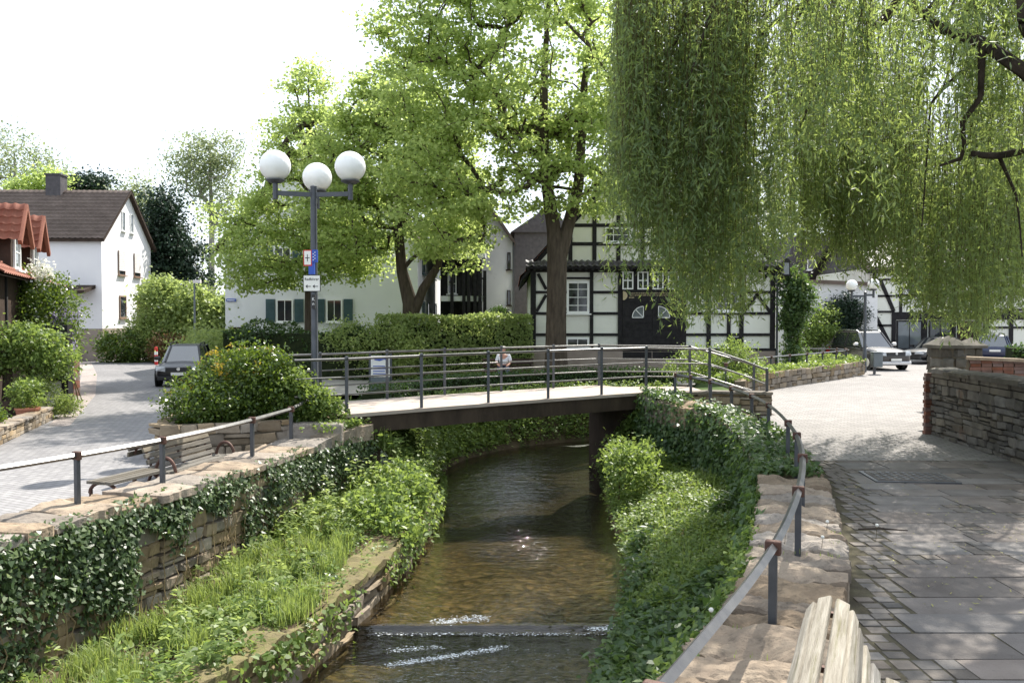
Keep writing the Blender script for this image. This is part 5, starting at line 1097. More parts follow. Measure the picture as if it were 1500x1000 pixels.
# ------------------------------------------------------------------ trees
def at(x, y, d): return np.array([(x - 750) / 1250 * d, d, CAMZ - (y - 465) / 1250 * d])
t1x, t1y = 1.64, 31.5
tree('linden_tree', 'big linden with thick forked trunk in front of the timber house', 'tree', (t1x, t1y, 0),
     [(t1x, t1y, -.2), (t1x - .02, t1y, 1.5), (t1x, t1y, 3.2), (t1x + .02, t1y, 4.6), (t1x - .1, t1y, 5.6), (t1x - .35, t1y, 7.2), (t1x - .5, t1y, 9.2), (t1x - .45, t1y, 11.5), (t1x - .3, t1y, 14)], [.50, .40, .37, .38, .27, .22, .19, .13, .07],
     [(-1.2, 31, 8.2, 3.6, 3.4, 2.6), (1.2, 31.5, 11.5, 4.2, 4, 3.6), (3.4, 31.8, 8.5, 2.6, 3, 2.8), (-2.2, 30.6, 5.9, 2.4, 2.4, 1.3), (-2.9, 31, 10.8, 2.5, 2.6, 2.6), (-3.4, 31, 8.4, 1.8, 2, 1.8), (.6, 31, 15, 3.2, 3, 2.0), (-3.0, 31, 13.2, 2.1, 2.2, 2.0), (-1.6, 31, 15.4, 2.6, 2.6, 1.8), (2.9, 30.8, 7.0, 1.8, 2.0, 1.0)],
     880, 66, .34, .155, .13, 'lindenleaf', 'bark', 100, tip=.013, shell=.25, flat=.36, power=.46,
     extra=[(np.array([(t1x + .08, t1y, 4.4), (t1x + .38, t1y, 5.6), (t1x + .8, t1y, 7.2), (t1x + .95, t1y, 9.5), (t1x + 1.1, t1y, 12)]), np.array([.27, .24, .2, .15, .07])), (np.array([(t1x - .3, t1y, 8.0), (t1x - 1.2, t1y - .3, 8.7), (t1x - 2.3, t1y - .5, 9.0)]), np.array([.16, .13, .06]))])
t2x, t2y = -4.35, 36.5
tree('maple_tree', 'smaller forked tree behind the clipped hedge, left of the linden', 'tree', (t2x, t2y, 0),
     [(t2x + .05, t2y, -.2), (t2x, t2y, 1.6), (t2x, t2y, 3.0), (t2x - .35, t2y, 4.4), (t2x - .5, t2y, 6.2), (t2x - .3, t2y, 8.5), (t2x - .1, t2y, 10.5)], [.42, .36, .33, .24, .2, .14, .06],
     [(-5.6, 36, 9.3, 2.6, 2.6, 2.6), (-3.2, 36, 8.2, 2.4, 2.4, 2.8), (-6.8, 35.6, 6.4, 2.0, 2.0, 2.0), (-2.4, 35.6, 5.4, 1.7, 1.8, 1.1), (-4.4, 36, 11.6, 2.0, 2, 1.8), (-7.0, 36, 9.2, 1.6, 1.6, 1.9), (-5.8, 36, 11.2, 1.6, 1.6, 1.6)],
     500, 68, .34, .155, .13, 'lindenleaf', 'bark', 200, tip=.013, flat=.36, power=.46,
     extra=[(np.array([(t2x + .05, t2y, 2.3), (t2x + .55, t2y - .1, 3.6), (t2x + 1.2, t2y - .1, 4.6), (t2x + 1.35, t2y - .1, 6.6)]), np.array([.22, .2, .17, .08]))])
t3x, t3y = -9.1, 38.5
tree('pyramid_tree', 'tall pointed pale green tree in front of the shuttered house', 'tree', (t3x, t3y, 0),
     [(t3x, t3y, -.2), (t3x, t3y, 2), (t3x, t3y, 5), (t3x + .05, t3y, 8), (t3x, t3y, 11), (t3x, t3y, 13.6)], [.3, .26, .2, .13, .07, .015],
     [(t3x, t3y, 12.4, 1.0, 1.0, 1.9), (t3x, t3y, 10.2, 2.3, 2.0, 1.8), (t3x + .1, t3y, 7.8, 3.2, 2.6, 1.8), (t3x - 1.5, t3y - .4, 5.2, 2.7, 2.2, 1.5), (t3x + 2, t3y - .2, 5.4, 2.2, 2.2, 1.5), (t3x - 2.4, t3y - .6, 4.3, 1.9, 1.6, .8), (t3x + .6, t3y - .6, 4.5, 2, 1.6, .8), (t3x - 3.2, t3y, 6.8, 1.5, 1.5, 1.2)],
     480, 66, .34, .15, .12, 'lindenleaf', 'bark', 300, tip=.011, flat=.36, power=.45)
def fartree(name, label, x, d, ybot, lobes, ncl, per, sig, sz, leaf, bark, seed, group='trees behind the houses', **kw):
    b = at(x, 525, d); k = d / 1250; LB = []
    for lx, ly, rx, ry in lobes: c = at(lx, ly, d); LB.append((c[0], d, c[2], rx * k, rx * k * .9, ry * k))
    top = min(l[1] for l in lobes); tp = at(x, top, d)
    return tree(name, label, 'tree', (b[0], d, ZP), [(b[0], d, ZP - .2), (b[0], d, tp[2] * .3), (b[0] + .1, d, tp[2] * .6), (b[0], d, tp[2])], [.35, .28, .2, .06], LB, ncl, per, sig, sz, sz * .8, leaf, bark, seed, group, tip=.018, shell=.2, flat=.55, power=.45, **kw)
fartree('birch_tree', 'airy grey-green birch rising behind the dark conifer', 310, 66, 350, [(300, 235, 40, 38), (322, 290, 32, 40), (280, 262, 26, 28), (335, 225, 26, 26)], 120, 55, .7, .2, 'farleaf', 'birchbark', 400, axis=np.array([0, 0, -1.2]))
fartree('poplar_tree', 'thin pale tree at the far left edge above the brown roof', 25, 72, 300, [(15, 225, 42, 42), (60, 245, 36, 34), (88, 268, 24, 24), (-20, 240, 40, 50)], 120, 42, .8, .2, 'farleaf', 'birchbark', 410)
fartree('ash_tree', 'pale tree between the brown roof and the dark conifer', 205, 68, 350, [(203, 285, 22, 26), (200, 330, 26, 40), (222, 310, 20, 30)], 70, 55, .7, .2, 'farleaf', 'bark', 420)
fartree('hazel_tree', 'yellow-green tree showing behind the chimney of the white house', 60, 66, 300, [(72, 272, 30, 22), (40, 285, 26, 20)], 50, 60, .6, .27, 'lindenleaf', 'bark', 425)
fartree('yew_tree', 'dark conifer top showing above the brown roof ridge', 125, 70, 300, [(125, 272, 36, 16), (108, 282, 26, 14), (145, 270, 18, 16)], 60, 80, .5, .24, 'coniferleaf', 'bark', 430)
fartree('spruce_tree', 'tall dark conifer beside the end of the white house', 240, 60, 400, [(240, 292, 14, 22), (243, 325, 26, 30), (235, 365, 32, 34), (265, 380, 34, 44), (285, 420, 26, 40), (240, 410, 36, 34)], 190, 100, .55, .22, 'coniferleaf', 'bark', 440, axis=np.array([0, 0, -.8]))
for k, (x, d, lab) in enumerate(((1180, 75, 'pale tree far behind the slate house'), (1330, 72, 'broad green tree far behind the half-timbered shop'), (1460, 70, 'green tree behind the shop at the right edge'), (1060, 70, 'tree top hidden behind the willow curtain'))):
    fartree('park_tree', lab, x, d, 480, [(x, 270, 60, 60), (x - 40, 330, 50, 50), (x + 45, 325, 50, 55), (x, 380, 60, 40)], 90, 60, .9, .34, 'farleaf', 'bark', 450 + k * 7)

# weeping willow
wi = thing('weeping_willow', 'huge weeping willow with hanging curtains over the path at right', 'tree', (10.4, 11.8, 0)); r = np.random.default_rng(77); m = MB()
def limb(pts, rad): 
    P = Path(pts, 2); s_ = np.linspace(0, P.L, max(6, int(P.L / .4))); q = P.at(s_); q = q + np.c_[snoise(q, 1.7, 3), snoise(q, 1.9, 4), snoise(q, 1.8, 5)] * .05
    m.tube(q, np.interp(s_, np.linspace(0, P.L, len(rad)), rad), 8)
limb([(10.4, 11.8, -.2), (10.2, 11.8, 2.5), (9.5, 11.7, 4.6), (8.4, 11.6, 6.0), (7.2, 11.5, 7.4), (6.5, 12, 9.5)], [.62, .5, .42, .34, .26, .1])
limb([tuple(at(1580, 190, 11.3)), tuple(at(1485, 102, 11)), tuple(at(1432, 60, 11.2)), tuple(at(1380, 50, 11.5)), tuple(at(1340, 25, 12)), tuple(at(1290, -30, 12.5))], [.13, .10, .085, .065, .045, .03])
limb([tuple(at(1500, 30, 10.6)), tuple(at(1498, -10, 10.6)), tuple(at(1480, -80, 10.8))], [.12, .11, .09]); limb([tuple(at(1620, 240, 11.4)), tuple(at(1540, 110, 11)), tuple(at(1500, 30, 10.6))], [.2, .16, .12])
limb([tuple(at(1430, 62, 11.2)), tuple(at(1440, 130, 11.3)), tuple(at(1400, 165, 11.6)), tuple(at(1398, 205, 11.8)), tuple(at(1420, 224, 12)), tuple(at(1372, 240, 12.2))], [.05, .04, .035, .03, .03, .015])
limb([tuple(at(1330, -20, 13)), tuple(at(1290, 40, 13.2)), tuple(at(1240, 78, 13.4)), tuple(at(1185, 122, 13.6)), tuple(at(1170, 190, 13.7))], [.08, .07, .055, .04, .015])
limb([tuple(at(1250, -60, 13.5)), tuple(at(1200, 5, 13.8)), tuple(at(1130, 30, 14)), tuple(at(1090, 80, 14.2)), tuple(at(1080, 200, 14.2))], [.09, .07, .05, .04, .02])
limb([tuple(at(1420, 100, 12.5)), tuple(at(1350, 160, 13)), tuple(at(1355, 215, 13)), tuple(at(1350, 330, 13))], [.05, .035, .025, .01])
limb([tuple(at(1460, 230, 12.2)), tuple(at(1490, 300, 12.5)), tuple(at(1500, 380, 12.6))], [.03, .02, .01])
limb([tuple(at(1420, 224, 12)), tuple(at(1460, 234, 12.2)), tuple(at(1540, 210, 12))], [.045, .05, .06])
limb([tuple(at(1090, -60, 14)), tuple(at(1085, 60, 14.3)), tuple(at(1088, 200, 14.3)), tuple(at(1092, 300, 14.3))], [.06, .05, .035, .012])
for k in range(16):
    x0 = r.uniform(930, 1490); d0 = r.uniform(11, 16); limb([tuple(at(x0 + 90, -90, d0)), tuple(at(x0 + 40, -20 + r.uniform(-40, 40), d0)), tuple(at(x0, 60 + r.uniform(-40, 80), d0))], [.04, .03, .012])
m.obj('trunk', 'willowbark', wi, smooth=True)
prof_x = [895, 905, 925, 945, 962, 976, 992, 1040, 1075, 1090, 1110, 1150, 1200, 1240, 1290, 1330, 1345, 1400, 1440, 1470, 1520]
prof_y = [260, 285, 318, 345, 372, 425, 462, 466, 460, 440, 405, 372, 376, 382, 388, 415, 465, 485, 490, 455, 475]
SX, SD, ST, SB = [], [], [], []
def strands(ncl, x0, x1, d0, d1, per, ytop, ybot, sp=.16, dens=None):
    for _ in range(ncl):
        cx0, cd0 = r.uniform(x0, x1), r.uniform(d0, d1); tt = r.uniform(*ytop); bb = None if ybot is None else r.uniform(*ybot); dev = abs(r.normal()) * 24
        for _ in range(per):
            g0 = r.normal(); x = cx0 + g0 * sp / cd0 * 1250; d = cd0 + r.normal() * sp; b_ = np.interp(x, prof_x, prof_y) - abs(r.normal()) * 22 - dev - 26 * g0 * g0 + 26 if bb is None else bb + r.normal() * 25
            t_ = tt + r.normal() * 25
            if x < 893 + abs(r.normal()) * 14 or b_ - t_ < 40: continue
            SX.append(x); SD.append(d); ST.append(t_); SB.append(b_)
strands(84, 905, 1105, 12.6, 16.2, 7, (-110, 0), None); strands(24, 905, 1110, 12.2, 15, 7, (-110, 40), (180, 430))
strands(36, 1110, 1500, 9.8, 13, 8, (-150, -20), (60, 330)); strands(84, 1120, 1510, 14.5, 20, 8, (-60, 260), None, .2); strands(44, 1310, 1510, 13, 18, 8, (100, 320), None, .2); strands(16, 1190, 1330, 14, 18, 7, (120, 240), (375, 400)); strands(14, 1110, 1330, 12.5, 16, 6, (-100, 60), (180, 330))
SX, SD, ST, SB = map(np.array, (SX, SD, ST, SB)); LC = []; LA = []; m = MB()
for x, d, t_, b_ in zip(SX, SD, ST, SB):
    p0, p1 = at(x, t_, d), at(x, b_, d); ln = p0[2] - p1[2]; n = max(8, int(ln / .029)); f = np.sort(r.random(n)); ph = r.random() * 6; sw_ = r.normal(size=2) * .10
    f2 = np.linspace(0, 1, 8); cl = lambda f: np.stack([p0[0] + sw_[0] * f * ln * .5 + .06 * np.sin(f * 7 + ph), p0[1] + sw_[1] * f * ln * .5 + .06 * np.cos(f * 6 + ph), p0[2] - ln * f], -1)
    m.tube(cl(f2), np.linspace(.0045, .0015, 8), 3, False)
    keep = r.random(n) < (.5 + .5 * np.clip(f * 2.2, 0, 1)) * np.clip(.72 + .6 * np.sin(f * ln * 3.1 + ph * 5) * np.sin(f * ln * 1.3 + ph * 3), .1, 1); c = cl(f)[keep]; LC.append(c + r.normal(size=c.shape) * [.045, .045, .03])
    az = r.random(len(c)) * 6.28; LA.append(np.stack([np.cos(az) * .75, np.sin(az) * .75, -np.ones(len(c)) * .9], 1))
m.obj('strands', 'twig', wi); LC = np.concatenate(LC); LA = np.concatenate(LA)
leafobj('crown', LC, .125, .028, 'willowleaf', 78, wi, nrm=np.zeros(3), nj=1.0, axis=LA, aj=.25, fold=.1)
K, C = clumped([(9.5, 14.5, 9.0, 4.5, 5.0, 2.2), (7.5, 16.5, 8.0, 3.0, 4.0, 1.6)], 165, 60, .42, 79, .2, .9)
leafobj('crown_top', C, .16, .035, 'willowleaf', 80, wi, axis=np.array([0, 0, -1.2]))
print('willow leaves', len(LC))

# ------------------------------------------------------------------ hedges, shrubs
def hedge(name, label, path, w_, zb, zt, n, ln, leaf, seed, rough=.08, cat='hedge', core_=True):
    t = thing(name, label, cat, (path.P[0][0], path.P[0][1], zb)); r = np.random.default_rng(seed)
    s_ = r.random(n) * path.L; side = r.choice(3, n, p=[.42, .16, .42]); h = r.random(n); o = np.where(side == 0, w_ / 2, np.where(side == 2, -w_ / 2, (r.random(n) - .5) * w_)); z = np.where(side == 1, zt, zb + (zt - zb) * h)
    p = path.off(s_, o); P = np.c_[p, z]; bump = snoise(P, 1.6, seed + 5) * rough
    T = path.tan(s_); N = np.where((side == 1)[:, None], [[0, 0, 1.0]], np.c_[np.stack([T[:, 1], -T[:, 0]], 1) * np.sign(o)[:, None], np.full(n, .35)]); P = P + N * (bump + r.normal(size=n) * .035 - .02)[:, None]
    leafobj('foliage', P, ln, ln * .72, leaf, seed, t, nrm=N, nj=.95, axis=np.array([0, 0, .2]), aj=.8)
    if core_: core(t, path, -w_ / 2 + float(core_) * .9 if core_ is not True else -w_ / 2 + .09, w_ / 2 - (float(core_) * .9 if core_ is not True else .09), lambda s: zb, lambda s: zt - (.3 if core_ is not True else .09), 'stems', 'hedgecore', 24)
    return t
hedge('clipped_hedge', 'clipped beech hedge with sunny top left of the timber house', Path([(-5.4, 33.9), (-2, 34.2), (.75, 34.6)]), 1.1, -.1, 2.42, 16000, .12, 'hedgeleaf', 500, .1, 'hedge', .36)
hedge('bank_hedge', 'low dark clipped hedge along the far bank behind the bridge', Path([(-3.6, 21.8), (-3.2, 23.4), (-2.7, 25.6), (-1.2, 27.8), (.8, 29.3), (2.9, 30.1), (5.8, 30.4)]), .7, -.15, .58, 9000, .075, 'darkhedgeleaf', 510)
hedge('shrub_hedge', 'dark uneven evergreen hedge in front of the shuttered house', Path([(-11.6, 35.6), (-10, 34.8), (-8, 34.2), (-5.2, 33.6)]), 1.4, -.15, 1.85, 11000, .12, 'darkhedgeleaf', 520, .5)
bush('laurel_shrub', 'loose green shrub where the dark hedge meets the clipped hedge', 'shrub', (-5.0, 32.8, -.1), [(-4.9, 32.8, 1.2, 1.2, .9, 1.0), (-6.3, 32.9, 1.5, 1.0, .8, .9), (-3.9, 32.9, .9, .8, .7, .8)], 90, 60, .22, .11, .07, 'hedgeleaf', 530)
bush('topiary_ball', 'round clipped box ball behind the clipped hedge', 'shrub', (-.62, 38.5, -.1), [(-.62, 38.5, 2.1, .62, .6, .75)], 260, 22, .09, .07, .05, 'darkhedgeleaf', 535, shell=.9)
bush('lane_hedge', 'tall light green hedge growing along the end of the left street', 'hedge', (-19, 49, ZP), [(-20.4, 50.5, 2.2, 1.6, 1.4, 2.6), (-18.6, 50, 2.0, 1.9, 1.4, 2.3), (-17.0, 50, 1.7, 1.4, 1.3, 2.0), (-21.0, 51, 3.4, 1.2, 1, 1.5)], 240, 70, .3, .2, .15, 'hedgeleaf', 540, shell=.6, shape='broad')
bush('garden_shrub', 'dark rounded shrub at the corner of the white house', 'shrub', (-22.2, 48.6, ZP), [(-22.2, 48.6, .7, 1.3, 1.0, 1.0)], 90, 60, .24, .14, .1, 'shrubleaf', 550, shell=.6)
bush('garden_shrub', 'taller light shrub against the gable of the white house', 'shrub', (-21.2, 49.6, ZP), [(-21.2, 49.6, 1.3, 1.2, 1.0, 1.5), (-20.6, 49.2, .8, 1.0, .9, 1.0)], 90, 60, .24, .15, .1, 'hedgeleaf', 555, shell=.5)
bush('garden_shrub', 'reddish low shrub beside the striped bollard', 'shrub', (-19.0, 47.8, ZP), [(-19.3, 47.8, .6, .9, .7, .8), (-18.3, 47.9, .55, .7, .6, .75)], 60, 55, .2, .13, .09, 'reddishleaf', 560, shell=.5)
bush('roadside_shrub', 'low yellow-green shrub behind the parked car on the left street', 'shrub', (-15, 44, ZP), [(-15.6, 42.5, .7, 1.5, 1, .9), (-14.2, 40, .9, 1.3, 1, .9), (-12.4, 38, 1.0, 1.4, 1, .9)], 150, 50, .28, .15, .11, 'hedgeleaf', 565, shell=.4)
# mahonia in the plaza planter
ma = bush('mahonia_shrub', 'large bushy mahonia with yellow-orange tips in the plaza planter', 'shrub', (-5.2, 16.6, .4), [(-5.4, 16.8, 1.0, .95, .8, .75), (-5.0, 16.7, 1.25, .7, .6, .62), (-4.6, 16.6, .95, .6, .5, .55), (-6.1, 16.4, .75, .6, .6, .45), (-5.6, 16.0, .7, .7, .4, .4), (-4.2, 16.6, .7, .4, .4, .35)], 330, 75, .12, .075, .042, 'shrubleaf', 570, shell=.55, stems=14)
K, C = clumped([(-5.3, 16.8, 1.5, .8, .7, .38), (-6.2, 16.5, 1.0, .45, .4, .28), (-5.9, 16.4, .6, .4, .3, .3)], 70, 12, .05, 571, .8); leafobj('young_leaves', C, .075, .035, 'shruttip', 572, ma)
bush('bright_shrub', 'light green leafy shrub between the mahonia and the bridge rail', 'shrub', (-4.2, 16.8, .35), [(-4.25, 16.55, .95, .35, .3, .45), (-3.95, 16.7, .7, .4, .35, .35), (-3.6, 16.6, .62, .3, .3, .28)], 80, 50, .1, .085, .06, 'weedleaf', 575, shell=.4)
# right side shrubs
bush('corner_shrub', 'light green shrub growing by the bridge ramp below the timber house', 'shrub', (7.3, 27.2, .4), [(7.0, 27.2, 1.0, .9, .7, .65), (5.9, 27.0, .9, .9, .7, .55), (7.6, 27.3, .7, .5, .5, .45)], 120, 55, .16, .09, .05, 'weedleaf', 580, shell=.4)
bush('wall_ivy', 'tall dark ivy column climbing the corner of the timber house', 'ivy', (hx(1160), 35.8, 0), [(hx(1158), 35.8, 3.0, .45, .35, 1.5), (hx(1160), 35.8, 1.2, .35, .3, 1.3), (hx(1170), 35.7, 3.2, .5, .3, .8)], 150, 60, .16, .13, .1, 'ivyshade', 585, shell=.5)
bush('garden_tree', 'loose light green shrub in front of the white annexe', 'shrub', (15.2, 42.6, 0), [(15.3, 42.6, 1.9, 1.0, .6, 1.1), (14.8, 42.6, 1.1, .7, .6, .8), (15.9, 43.2, 2.2, .7, .5, .7)], 90, 50, .25, .14, .08, 'weedleaf', 590, shell=.3)
bush('yew_shrub', 'dark upright conifer shrub behind the light shrub by the annexe', 'shrub', (17.3, 43.5, 0), [(16.9, 43.5, 2.5, .55, .4, 1.3), (17.6, 43.5, 2.3, .5, .4, 1.1), (16.4, 43.5, 2.3, .45, .4, 1.1)], 120, 60, .2, .16, .05, 'coniferleaf', 595, shell=.4)
hedge('garden_hedge', 'dark clipped hedge behind the boundary wall at the right edge', Path([(12.6, 21.6), (14.5, 21.0), (18, 20.5)]), 1.0, 0, 1.72, 6000, .08, 'darkhedgeleaf', 600)
K = Path([tuple(PW.off(s_, -.45)) for s_ in np.linspace(0.3, PW.L - .5, 20)], 0); r = np.random.default_rng(601); n = 5200; s_ = r.random(n) * K.L; p = K.off(s_, r.normal(size=n) * .22); o = leafobj('planter_plants', np.c_[p, .52 + r.random(n) * .22 + .08 * snoise(p, 2, 3)], .12, .08, 'weedleaf', 602); tag(o, 'low bright ground cover filling the street planter', 'plants', None, 'stuff')
# left side climbers and pots
bush('climbing_rose', 'climbing shrub with white blossom on the dormer house', 'shrub', (-14.0, 25.5, ZP), [(-14.2, 25.5, 3.0, .9, .8, .9), (-13.6, 25.2, 2.4, .8, .7, .8), (-14.9, 25.6, 2.8, .8, .7, .7)], 130, 60, .2, .10, .07, 'shrubleaf', 610, shell=.4)
r = np.random.default_rng(611); C = np.array([-13.75, 25.0, 3.75]) + r.normal(size=(260, 3)) * [.18, .15, .18]; C2 = lobes_pts([(-14.0, 25.2, 2.9, .9, .6, .9)], 120, r, .8); o = leafobj('blossom', np.concatenate([C, C2]), .09, .08, 'petal', 612); tag(o, 'white blossom in a ball on the climbing shrub', 'blossom', None, 'stuff')
tw = tree('trained_tree', 'small leafy trained tree with hanging branches in front of the porch', 'tree', (-12.9, 21.8, ZP), [(-12.95, 21.8, ZP), (-12.9, 21.8, .8), (-12.95, 21.8, 1.6), (-12.6, 21.8, 2.1)], [.14, .12, .11, .08], [(-12.3, 21.8, 1.75, .8, .6, .5), (-13.2, 21.6, 1.85, .9, .6, .5), (-11.75, 21.9, 1.4, .4, .4, .6), (-12.2, 21.7, 1.25, .6, .4, .4), (-13.3, 21.5, 1.3, .6, .4, .4)], 130, 70, .16, .10, .06, 'weedleaf', 'bark', 620, tip=.008, axis=np.array([0, 0, -1]))
bush('wisteria', 'wisteria with hanging lilac flowers beside the climbing shrub', 'shrub', (-13.3, 25.6, ZP), [(-13.35, 25.6, 1.6, .25, .3, .9)], 40, 50, .12, .10, .06, 'weedleaf', 630)
C = np.concatenate([np.array([-13.25 + r.uniform(-.25, .3), 25.3 + r.uniform(-.3, .2), r.uniform(1.3, 2.6)]) + r.normal(size=(60, 3)) * [.05, .05, .16] for _ in range(16)]); o = leafobj('wisteria_flowers', C, .05, .045, 'wisteria', 631); tag(o, 'hanging clusters of lilac wisteria flowers', 'flowers', None, 'stuff')
def pot(label, x, y, z, rad, h, leaf, seed, fh):
    t = thing('potted_plant', label, 'potted plant', (x, y, z)); m = MB(); m.lathe([(0, 0), (rad * .72, 0), (rad, h * .85), (rad * 1.08, h * .86), (rad * 1.08, h), (rad * .9, h), (rad * .88, h * .9), (0, h * .9)], (x, y, z), 18); m.obj('pot', 'terracotta', t, smooth=True)
    K, C = clumped([(x, y, z + h + fh * .5, rad * 1.5, rad * 1.5, fh * .6)], 30, 40, .07, seed, .3); leafobj('foliage', C, .08, .05, leaf, seed, t)
pot('terracotta pot with light green plant behind the brick garden wall', -11.5, 20.2, ZP + .08, .26, .34, 'weedleaf', 640, .7); pot('low pot of dark foliage at the left frame edge', -11.0, 17.8, ZP, .25, .3, 'shrubleaf', 641, .4)
bush('border_plants', 'bright green border plants at the end of the brick garden wall', 'plants', (-11.9, 21.6, ZP), [(-11.7, 21.5, .3, .4, .4, .4), (-12.1, 21.4, .55, .4, .4, .4), (-11.35, 21.8, .15, .3, .3, .3)], 70, 50, .09, .08, .035, 'grassleaf', 645)
MB().box(-13.2, -12.2, 20.6, 21.0, ZP, .35).obj('trough', 'browntimber'); tag(COL.objects[-1], 'dark wooden plant trough below the trained tree', 'trough')

# ------------------------------------------------------------------ ivy on the river walls
def ivy(name, label, P, N, ln, mat, seed, stems=None):
    t = thing(name, label, 'ivy', tuple(P.mean(0))); leafobj('leaves', P, ln, ln * .95, mat, seed, t, nrm=N, nj=.55, axis=np.array([0, 0, -.7]), aj=.7, fold=.08, shape='ivy')
    if stems: m = MB(); [m.tube(p, np.linspace(a, .003, len(p)), 5) for p, a in stems]; m.obj('stem', 'drystem', t)
    return t
r = np.random.default_rng(700); n = 78000; s_ = r.uniform(1.2, LW.L, n); z = r.uniform(-1.6, .10, n); q = LW.at(s_); y = q[:, 1]
dens = .5 + .75 * snoise(np.c_[s_, z], 2.1, 7) + np.where(y < 10.6, .3, 0) + np.clip((z + .55) * .5, -.4, .5)
dens = np.where((y > 10.7) & (y < 12.9) & (z < -.35 + .12 * np.sin(y * 6)), dens - .95, dens); dens = np.where(y > 12.9, dens - .1 - .2 * (z < -.6), dens)
k_ = r.random(n) < np.clip(dens, .0, 1) * .62; s_, z = s_[k_], z[k_]; out = .05 + np.abs(r.normal(size=len(s_))) * .075 + .06 * snoise(np.c_[s_, z], 3, 9); top = z > .0
p = LW.off(s_, np.where(top, out - r.random(len(s_)) * .25, out)); T = LW.tan(s_); N = np.c_[T[:, 1], -T[:, 0], np.full(len(s_), .75)]
st = []
for k in range(70):
    s0 = r.uniform(2, LW.L - .2); zz = np.linspace(-1.5, r.uniform(-.4, .05), 9); ss = np.clip(s0 + np.cumsum(r.normal(size=9) * .05), 0, LW.L); st.append((np.c_[LW.off(ss, .06 + r.random(9) * .05), zz], .009))
ivy('wall_ivy', 'glossy ivy hanging over the tall wall below the plaza railing', np.c_[p, z], N, .062, 'ivyleaf', 701, st)
n = 52000; s_ = r.uniform(RW.L * .22, RW.L, n); z = r.uniform(-1.15, .16, n); y = RW.at(s_)[:, 1]; zt_ = np.interp(y, [15, 20.6], [.12, .56]); z = np.where(z > 0, z / .16 * zt_, z)
dens = .75 + .55 * snoise(np.c_[s_, z], 1.5, 17) - np.where(y < 9.5, .35 + .5 * (z > -.1), 0); k_ = r.random(n) < np.clip(dens, .12, 1) * .62; s_, z = s_[k_], z[k_]
p = RW.off(s_, -(.05 + np.abs(r.normal(size=len(s_))) * .09 + .09 * snoise(np.c_[s_, z], 2.2, 19))); T = RW.tan(s_); N = np.c_[-T[:, 1], T[:, 0], np.full(len(s_), .6)]
n2 = 15000; s2 = r.uniform(RW.L * .48, RW.L - .05, n2); o2 = r.uniform(-.1, .8, n2); d2 = .62 + .6 * snoise(np.c_[s2, o2], 1.6, 21) - np.where(RW.at(s2)[:, 1] < 12.2, .7, 0) - .5 * o2; k_ = r.random(n2) < d2; s2, o2 = s2[k_], o2[k_]
y2 = RW.at(s2)[:, 1]; P2_ = np.c_[RW.off(s2, o2), np.interp(y2, [15, 20.6], [.12, .56]) + .03 + r.random(len(s2)) * .12]
ivy('bank_ivy', 'thick ivy covering the curved wall below the long curved railing', np.concatenate([np.c_[p, z], P2_]), np.concatenate([N, np.tile([0, -.2, 1.0], (len(s2), 1))]), .095, 'ivyshade', 702, [(np.c_[RW.off(np.clip(r.uniform(RW.L * .4, RW.L - .1) + np.cumsum(r.normal(size=8) * .05), 0, RW.L), -.08 - r.random(8) * .05), np.linspace(-1.1, r.uniform(-.4, .2), 8)], .012) for _ in range(40)])
# ------------------------------------------------------------------ weeds and grass on the banks
def weeds(name, label, B, h, per, ln, wd, mat, seed, shape='broad', stem=True, spread=.09):
    """upright leafy plants at base points B, heights h"""
    r = np.random.default_rng(seed); n = len(B); f = r.random((n, per)) ** .7; C = B[:, None, :] + np.concatenate([r.normal(size=(n, per, 2)) * spread, (f * h[:, None])[..., None]], -1); C = C.reshape(-1, 3)
    az = r.random(len(C)) * 6.28; A = np.c_[np.cos(az), np.sin(az), r.normal(size=len(C)) * .35 - .05]
    o = leafobj(name, C, ln, wd, mat, seed + 1, None, nrm=np.array([0, 0, 1.0]), nj=.45, axis=A, aj=.1, shape=shape); return tag(o, label, 'weeds', None, 'stuff')
def grass(name, label, B, h, seed, mat='grassleaf', wd=.011, lean=.45):
    r = np.random.default_rng(seed); n = len(B); az = r.random(n) * 6.28; d = np.c_[np.cos(az), np.sin(az), np.zeros(n)]; hh = (h * (.5 + .8 * r.random(n)))[:, None]; sd = np.c_[-np.sin(az), np.cos(az), np.zeros(n)] * wd
    up = np.array([0, 0, 1.0]); l1 = lean * r.random((n, 1)); m1 = B + up * hh * .6 + d * hh * l1 * .35; tp = B + up * hh * (1 - .3 * l1) + d * hh * l1
    V = np.stack([B - sd, B + sd, m1 + sd * .8, tp, m1 - sd * .8], 1).reshape(-1, 3); I = np.arange(n)[:, None] * 5; F = np.concatenate([I + [[0, 1, 2]], I + [[0, 2, 4]], I + [[4, 2, 3]]]); return tag(mobj(name, V, F, mat), label, 'grass', None, 'stuff')
def between(A, B, zA, zB, n, r, f0=0.0, f1=1.0, s0=0, s1=1):
    s_ = r.uniform(s0, s1, n); f = r.uniform(f0, f1, n)[:, None]; a, b = A.at(s_ * A.L)[:, :2], B.at(s_ * B.L)[:, :2]; za = np.array([zA(q) for q in s_]); zb = np.array([zB(q) for q in s_])
    return np.c_[a * (1 - f) + b * f, za * (1 - f[:, 0]) + zb * f[:, 0]], s_, f[:, 0]
r = np.random.default_rng(800)
lz = lambda q: -1.04
B, s_, f = between(LW, LE, LEDGE, lz, 30000, r, .0, .98, .1, 1); k_ = r.random(len(B)) < np.clip(.45 + .7 * snoise(B[:, :2], 2.0, 30), .1, 1); B = B[k_]; weeds('ledge_groundcover', 'fine low ground cover spread over the ledge beside the stream', B, .02 + .07 * r.random(len(B)), 1, .05, .032, 'weedleaf', 800, spread=.02)
